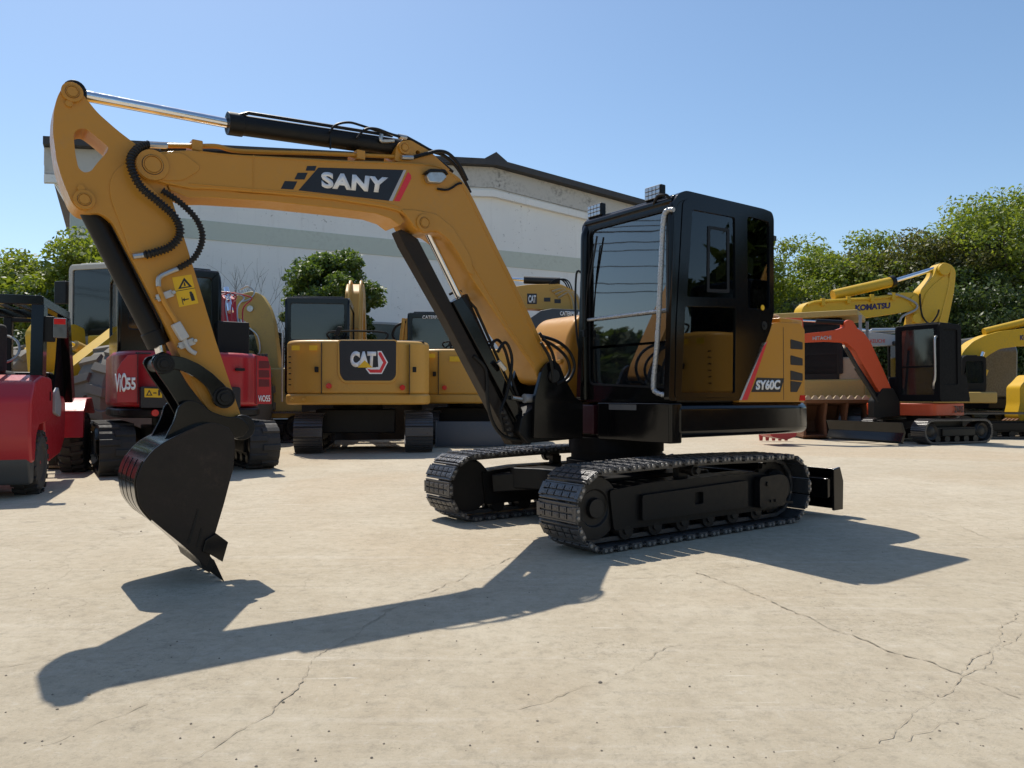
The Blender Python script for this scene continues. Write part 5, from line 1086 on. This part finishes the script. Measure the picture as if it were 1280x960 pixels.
b = MB(); b.box(.5, .6, y0-.3, y0-.02, zg+.3, zg+.75); b.build('rear_view_mirror', blackm, E7, .02)

# ---- orange compact excavator at the right ----
P0 = at(1175, 480, 16.7); F_ = Vector((-.85, -.53, 0)).normalized(); L_ = Vector((-F_.y, F_.x, 0)); Oo = P0-F_*.3-L_*.9
OM = Frame(Oo.x, Oo.y, F_.x, F_.y)
E8 = root('mini_excavator', OM, 'orange red compact excavator with a tall black cab and low tracks', 'excavator')
zt = OM.X(.3, 1150, 405)[1]; zf = OM.X(.3, 1150, 502)[1]
yr_ = OM.X(.3, 1119, 450)[0]; xr_ = OM.Y(.9, 1202, 450)[0]
simple_cab(E8, xr_, .3, yr_, .9, zf, zt, softblack, g_far, post=.13, sill=.22, rear_sill=.4, bar=True, r=.1)
for o_8 in list(E8.children):
    if o_8.name.startswith('side_window'): o_8.data.materials[0] = softblack
b = MB(); sp_ = [(.32, .78), (-.9, .82), (-1.2, .3), (-1.2, -.4), (-.9, -.9), (.3, -.9), (.32, -.1)]; b.prism(rnd(sp_, .12), zf-.32, zf-.04, 'Z'); skt = b.build('lower_skirt', orangep, E8, .02)
text('ZAXIS', [(p[0], .83, p[1]) for p in [(-.42, zf-.25), (-.80, zf-.25), (-.80, zf-.10), (-.42, zf-.10)]], decalb, skt, off=.02)
b = MB(); b.prism([(-.95, .895), (.27, .895), (.27, .89), (-.95, .89)], zf, zf+.1, 'Z'); b.prism(rnd([(xr_-.02, zf), (xr_-.02, zf+.6), (xr_-.4, zf+.6), (xr_-.55, zf)], .08), -.85, .8); b.build('engine_cover', softblack, E8, .04)
b = MB(); hx = OM.X3(.36, 1174, 425); hz = OM.X3(.36, 1170, 480); b.hose([(.3, .84, hx.z+.08), (.38, .84, hx.z), (.38, .84, hz.z+.2), (.38, .80, hz.z), (.3, .76, hz.z-.1)], .022, 8); b.build('handrail', bright, E8)
sw = OM.O+OM.F*.72-OM.L*.32; OB = Frame(sw.x, sw.y, -1, -.14)
zR = lambda P: [(940+x*.2656, 310+y*.2656) for x, y in P]
def ob(nm, pts, half, mat, bev=.01, r=.03, c=0):
    o = ppoly(nm, OB, .0, zR(pts), half, mat, E8, bev, r, (), c); return place(o, OB, OM)
ob('boom', [(228, 405), (300, 398), (395, 385), (425, 375), (425, 348), (445, 338), (465, 345), (485, 380), (515, 400), (545, 440), (600, 560), (645, 665), (625, 690), (590, 680), (570, 650), (500, 530), (470, 480), (430, 445), (350, 440), (230, 446)], .1, orangep, .012)
lt = text('HITACHI', [(p[0], .103, p[1]) for p in OB.YY(.1, zR([(285, 434), (372, 431), (372, 412), (285, 416)]))], decalg, E8, off=.02); place(lt, OB, OM)
def orod(nm, p, q, r, mat, y=0):
    a = OB.Y3(y, *zR([p])[0]); c = OB.Y3(y, *zR([q])[0]); o = rod(nm, a, c, r, mat, E8); return place(o, OB, OM)
orod('arm_cylinder', (440, 352), (300, 345), .055, blackm); orod('piston_rod', (300, 345), (150, 338), .025, chrome); orod('boom_cylinder', (610, 740), (490, 560), .06, blackm); orod('piston_rod', (490, 560), (430, 455), .03, chrome)
orod('cylinder_guard', (590, 725), (440, 470), .045, iron, .09)
ob('arm', [(232, 330), (150, 330), (130, 420), (60, 760), (95, 790), (200, 520), (240, 440)], .07, orangep)
ob('boom_foot', [(560, 720), (600, 660), (650, 660), (680, 720), (690, 790), (560, 800)], .12, blackm)
b = MB(); g0 = gnd(972, 556); fb = Frame(g0.x, g0.y, -1, -.14); b.prism(rnd([(-.05, .12), (.3, .2), (.42, .5), (.2, .7), (-.2, .6), (-.3, .2)], .08), -.3, .3); bk = b.build('bucket', redp, E8, .01); place(bk, fb, OM)
for k in range(5):
    px = 957.5+8*k; p = gnd(px, 553); bb = MB(); w = Vector((p.x, p.y+.35, 0)); bb.loft([[(w.x-.055, w.y-.04, .24), (w.x+.055, w.y-.04, .24), (w.x+.055, w.y+.04, .24), (w.x-.055, w.y+.04, .24)], [(w.x-.03, w.y-.02, .02), (w.x+.03, w.y-.02, .02), (w.x+.03, w.y+.02, .02), (w.x-.03, w.y+.02, .02)]])
    o = bb.build('bucket_tooth', redp, E8); o.matrix_local = (Matrix.Translation(OM.O) @ Matrix.Rotation(OM.rz, 4, 'Z')).inverted()
OT = Frame(9.55, 17.6, -.93, -.36)
pre = set(bpy.data.objects)
for s in (.74, -.74): mesh_track(E8, s, 2.05, .25, .36, shoe_m)
b = MB(); b.box(-.5, .5, -.6, .6, .25, .5); b.cyl((0, 0, .4), (0, 0, zf-.3), .35, 24); b.build('centre_frame', blackm, E8)
b = MB(); b.prism([(1.82, .05), (1.88, .10), (1.80, .28), (1.88, .50), (1.83, .50), (1.74, .28), (1.8, .1)], -1.05, 1.05)
for s in (-.4, .4): b.bar((.6, s, .3), (1.8, s, .25), .08, .1)
b.build('dozer_blade', black, E8, .005)
for o in set(bpy.data.objects)-pre: place(o, OT, OM)

# ---- big yellow excavator behind: lettered boom and raised arm ----
p0 = at(1010, 560, 25); K1 = Frame(p0.x, 25, 1, .08)
E9 = root('excavator', K1, 'tall yellow excavator with a long lettered boom and its arm raised', 'excavator')
def kp_(nm, pts, half, mat=komyel, c=0, fr=K1, par=None, bev=.015, r=.12): return ppoly(nm, fr, -half, zR(pts), half, mat, par or E9, bev, r, (), c)
kb_ = kp_('boom', [(232, 310), (238, 280), (262, 256), (300, 245), (400, 238), (600, 225), (700, 210), (770, 208), (800, 235), (800, 265), (770, 292), (700, 305), (560, 325), (490, 335), (400, 330), (330, 315), (300, 380), (280, 480), (210, 480)], .3)
kp_('arm', [(868, 92), (880, 75), (905, 66), (940, 78), (960, 105), (958, 150), (950, 215), (935, 290), (920, 360), (905, 420), (760, 420), (748, 365), (760, 310), (790, 250), (792, 200), (825, 165), (855, 130)], .22)
t = text('KOMATSU', [(p[0], -.305, p[1]) for p in K1.YY(-.3, zR([(486, 297), (650, 284), (650, 256), (486, 268)]))], decaln, kb_, off=.05)
def krod(nm, p, q, r, mat, fr=K1, par=None, y=0.0): return rod(nm, fr.Y3(y, *zR([p])[0]), fr.Y3(y, *zR([q])[0]), r, mat, par or E9)
krod('arm_cylinder', (380, 222), (662, 158), .17, komyel); krod('piston_rod', (662, 158), (866, 96), .075, chrome); krod('cylinder_collar', (650, 161), (668, 156), .2, blackm)
for P_, r_, mt in (([(640, 215), (700, 225), (770, 260), (770, 290), (710, 320), (695, 350)], .035, grey), ([(790, 215), (795, 290), (810, 335), (840, 355), (870, 320), (880, 290)], .03, blackm)):
    b = MB(); b.hose([K1.Y3(-.36, *zR([p])[0]) for p in P_], r_, 6); b.build('hydraulic_hose', mt, E9)
for P_ in ([(262, 268), (300, 254), (400, 247), (600, 234), (700, 220)],):
    b = MB(); b.tube(spline([K1.Y3(-.33, *zR([p])[0]) for p in P_], 5), .05, 6); b.build('boom_pipe', komyel, E9)
for x_ in (330, 450, 560, 660): c_ = K1.Y3(-.3, *zR([(x_, 252-(x_-330)*.08)])[0]); b = MB(); b.box(c_.x-.06, c_.x+.06, -.4, -.28, c_.z-.14, c_.z+.1); b.build('pipe_clamp', komyel, E9, .01)
for a_, r_ in (((770, 250), .2), ((905, 100), .2), ((775, 330), .16)):
    c_ = K1.Y3(-.3, *zR([a_])[0]); b = MB(); b.cyl((c_.x, -.2, c_.z), (c_.x, -.34, c_.z), r_, 20); b.build('pivot_pin', komyel, E9, .01)
ppoly('arm_side_plate', K1, -.22, zR([(850, 175), (905, 130), (935, 150), (915, 250), (880, 330), (800, 345), (795, 280), (815, 215)]), .012, komyel, E9, .005, .1, (), -.23)
b = MB(); b.tube([K1.Y3(-.24, *zR([p])[0]) for p in [(935, 100), (925, 180), (900, 280), (880, 355)]], .025, 6); b.build('weld_seam', komyel, E9)
b = MB(); b.box(-2.6, 1.0, -1.2, 1.2, 1.1, 2.3); b.build('body', komyel, E9, .08)
for s in (-1.1, 1.1): mesh_track(E9, s, 3.9, .45, .6, shoe_m)
# ---- old yellow excavator right behind the golden one ----
p0 = at(1022, 560, 20.5); K2 = Frame(p0.x, 20.5, -.5, -.87)
E10 = root('excavator', K2, 'dirty old yellow excavator with a flat roof guard, standing behind the rusty bucket', 'excavator')
xl = K2.X(.9, 1003, 450)[0]; xr2 = K2.X(.9, 1046, 450)[0]; z1 = K2.X(.9, 1020, 400)[1]; z0 = K2.X(.9, 1020, 472)[1]
simple_cab(E10, -.7, .9, xr2, xl, z0-.1, z1, blackm, g_far, sill=.3, post=.14, bar=True)
rf_ = MB(); Y0, Y1 = K2.X(.9, 1073, 393)[0], K2.X(.9, 958, 393)[0]; rf_.box(-1.0, 1.1, Y0, Y1, z1+.05, z1+.2); rf_.build('roof_guard', dirtyyel, E10, .02)
rf_ = MB()
for y in (Y0+.05, Y1-.05):
    for x in (-.9, 1.0): rf_.bar((x, y, z0), (x, y, z1+.06), .07, .07, (1, 0, 0))
rf_.build('guard_post', grey, E10)
b = MB(); yA, yB = K2.X(.9, 1082, 480)[0], K2.X(.9, 968, 480)[0]; b.box(-1.6, .85, yA, xr2-.05, 1.0, K2.X(.9, 1060, 446)[1]); b.build('engine_hood', tan, E10, .08)
b = MB(); b.box(-1.6, .95, yA, yB, .95, z0-.05); b.build('body', dirtyyel, E10, .05)
for s in (-.95, .95): mesh_track(E10, s, 2.9, .36, .5, shoe_m, fmat=rust)
# rusty bucket lying in front of it
p0 = at(1045, 545, 19.0); K3 = Frame(p0.x, 18.9, -.12, -1)
E11 = root('excavator_bucket', K3, 'wide rusty bucket lying with its teeth turned up, behind the orange boom', 'bucket')
ya, za = K3.X(.5, 1005, 487); yb2, _ = K3.X(.5, 1086, 487)
b = MB(); b.prism([(.5, .9), (.52, .98), (.4, 1.0), (-.3, .9), (-.6, .4), (-.5, .04), (.35, .04), (.42, .1), (-.42, .14), (-.5, .42), (-.22, .82)], yb2, ya); bs = b.build('bucket_shell', rust, E11, .01)
for k in range(4): y = yb2+(ya-yb2)*(k+.02)/3.05; b = MB(); b.prism([(.48, .95), (-.3, .88), (-.55, .4), (-.48, .06), (.4, .06), (.3, .5)], y, y+.06); b.build('side_rib', rust, bs, .006)
for k in range(9): y = yb2+(ya-yb2)*(k+.5)/9; b = MB(); b.loft([[(.40, y-.10, .97), (.56, y-.10, .97), (.56, y+.10, .97), (.40, y+.10, .97)], [(.5, y-.02, 1.08), (.53, y-.02, 1.08), (.53, y+.02, 1.08), (.5, y+.02, 1.08)]]); b.build('bucket_tooth', tan, bs)
# ---- grey excavator between ----
p0 = at(1140, 560, 22.5); K4 = Frame(p0.x, 22.5, -1, .1)
E12 = root('excavator', K4, 'light grey excavator with red lettering on its boom, half hidden behind the orange one', 'excavator')
gb_ = ppoly('boom', K4, .15, zR([(500, 400), (560, 396), (700, 412), (860, 420), (900, 480), (880, 560), (840, 560), (820, 480), (700, 456), (560, 462), (500, 455)]), .15, paint('light_grey_paint', (.5, .5, .5), .5, .4), E12, .01, .06)
text('TAKEUCHI', [(p[0], .155, p[1]) for p in K4.YY(.15, zR([(530, 447), (625, 446), (625, 428), (530, 430)]))], decalr, gb_, off=.0)
rod('arm_cylinder', K4.Y3(0, *zR([(700, 388)])[0]), K4.Y3(0, *zR([(560, 390)])[0]), .08, bright, E12); rod('piston_rod', K4.Y3(0, *zR([(560, 390)])[0]), K4.Y3(0, *zR([(490, 382)])[0]), .04, chrome, E12)
b = MB(); b.box(-1.6, .9, -.9, .9, .9, K4.Y3(0, 1110, 478).z); b.build('body', grey, E12, .12)
simple_cab(E12, -.6, .6, -.2, .8, 1.5, 2.7, blackm)
for s in (-.85, .85): mesh_track(E12, s, 2.5, .33, .45, shoe_m)
# ---- yellow excavator at the far right ----
p0 = at(1232, 560, 20.0); K5 = Frame(p0.x, 20.0, 1, -.05)
E13 = root('excavator', K5, 'yellow excavator at the right edge, its boom reaching out of the picture', 'excavator')
def k5(nm, pts, half, mat=komyel, c=0, bev=.012, r=.08): return ppoly(nm, K5, -half, pts, half, mat, E13, bev, r, (), c)
kb_ = k5('boom', [(1203, 486), (1201, 446), (1205, 438), (1216, 427), (1232, 419), (1250, 414), (1280, 410.5), (1330, 405), (1400, 420), (1400, 440), (1330, 430), (1280, 432), (1250, 436), (1236, 444), (1224, 455), (1216, 470), (1212, 490)], .22)
text('KOMATSU', [(p[0], -.225, p[1]) for p in K5.YY(-.22, [(1275, 425.5), (1306, 422.5), (1306, 416), (1275, 419)])], decaln, kb_, off=.04)
rod('boom_cylinder', K5.Y3(-.34, 1209, 492), K5.Y3(-.34, 1221, 462), .09, komyel, E13); rod('piston_rod', K5.Y3(-.34, 1221, 462), K5.Y3(-.34, 1229, 440), .045, chrome, E13)
rod('boom_cylinder', K5.Y3(-.34, 1219, 492), K5.Y3(-.34, 1231, 462), .09, komyel, E13); rod('arm_cylinder', K5.Y3(0, 1230, 415), K5.Y3(0, 1300, 398), .1, komyel, E13)
k5('arm', [(1370, 395), (1400, 400), (1390, 440), (1335, 490), (1308, 480), (1350, 440)], .18)
bkt = k5('bucket', [(1275, 483), (1281, 478), (1290, 468), (1315, 470), (1325, 500), (1310, 526), (1290, 530), (1276, 528), (1272, 518), (1275, 505)], .3)
for k in range(4): b = MB(); c_ = K5.Y3(-.3, 1275, 525); y = -.24+.16*k; b.bar((c_.x+.05, y, c_.z+.05), (c_.x-.12, y, c_.z-.05), .09, .05); b.build('bucket_tooth', rust, bkt)
b = MB(); b.box(-1.9, -.3, -1.1, 1.1, K5.Y3(-1.1, 1200, 504).z, K5.Y3(-1.1, 1200, 490).z); b.build('body', dirtyyel, E13, .04)
simple_cab(E13, -.95, -.35, -.7, .3, K5.Y3(-1.1, 1200, 490).z, K5.Y3(-1.05, 1228, 444).z, blackm)
for s in (-1.0, 1.0): mesh_track(E13, s, 2.9, .3, .5, shoe_m)
p0 = at(1255, 560, 22); K6 = Frame(p0.x, 22, 0, -1)
E14 = root('excavator', K6, 'grey excavator wrapped in plastic sheet under the yellow boom at the right', 'excavator')
y0 = K6.X(.8, 1241, 460)[0]; y1 = K6.X(.8, 1268, 460)[0]; zt = K6.X(.8, 1255, 420)[1]
b = MB(); b.prism(rnd([(-.8, 1.0), (.8, 1.0), (.85, zt-.4), (.6, zt), (-.6, zt), (-.8, zt-.3)], .1), min(y0, y1)-.3, max(y0, y1)+.1); b.build('wrapped_cab', film, E14, .08)
b = MB(); b.box(-1.5, .9, -1, 1, .7, 1.0); b.build('body', blackm, E14, .04)
for s in (-.75, .75): mesh_track(E14, s, 2.3, .3, .4, rubber, 'rubber')
# ---- unseen things added round the yard, to stand in the windows' reflections ----
GO = 'unseen trees added round the yard for dark reflections'
for i, (x, y, h, rx, lab) in enumerate([(19, 14, 7, 3.2, 'tree beyond the right edge, nearest the yard corner'), (19, 7, 7.5, 3.4, 'tree beyond the right edge, opposite the black cab'), (18.5, 1, 7, 3.3, 'tree beyond the right edge, level with the viewer'),
        (-19, 8, 3.6, 2.6, 'shrubby tree beyond the left edge, level with the forklift'), (-20, 3.5, 4.2, 2.8, 'shrubby tree beyond the left edge, level with the bucket'), (-19, -1.5, 3.8, 2.7, 'shrubby tree beyond the left edge, level with the viewer'), (-20, 12, 4.4, 2.7, 'shrubby tree beyond the left edge, level with the loader'),
        (9, -13, 7, 3.6, 'tree behind the viewer on the right'), (1, -14, 7.5, 3.8, 'tree straight behind the viewer'), (-7, -13, 7, 3.6, 'tree behind the viewer on the left'), (14, -7, 7, 3.5, 'tree behind the viewer at the far right corner')]):
    tree(x, y, h, rx, .2, lf_dark, 'added dark green '+lab, 50+i, 2600, .34, 30, GO)
E15 = copy_tree(E1); E15.location = (9.7, 5.15, 0); E15.rotation_euler = (0, 0, R(31)); E15['label'] = 'yellow excavator standing just beyond the right edge of the picture'
# overhead cables far out to the left
for x in (-26,):
    CB = root('utility_line', Frame(x, 0, 0, 1), 'wooden poles carrying slack overhead cables out beyond the left edge', 'power line')
    for y in (-22, 22):
        b = MB(); b.cyl((y, 0, -.1), (y, 0, 9.6), .14, 12, .10); b.bar((y, -1.1, 9.2), (y, 1.1, 9.2), .1, .12); b.bar((y, -.8, 8.2), (y, .8, 8.2), .1, .12); b.build('pole', bark, CB)
    for k, (yy, z, sag) in enumerate([(-1, 9.25, 1.0), (-.35, 9.25, 1.1), (.35, 9.25, 1.2), (1, 9.25, 1.05), (-.7, 8.25, .8), (.7, 8.25, .9), (0, 7.4, .9), (.1, 6.9, 1.2), (0, 6.2, .8)]):
        b = MB(); b.tube([(-22+44*i/16, yy, z-sag*(1-((i-8)/8)**2)) for i in range(17)], .022, 5); b.build('cable', rubber, CB)
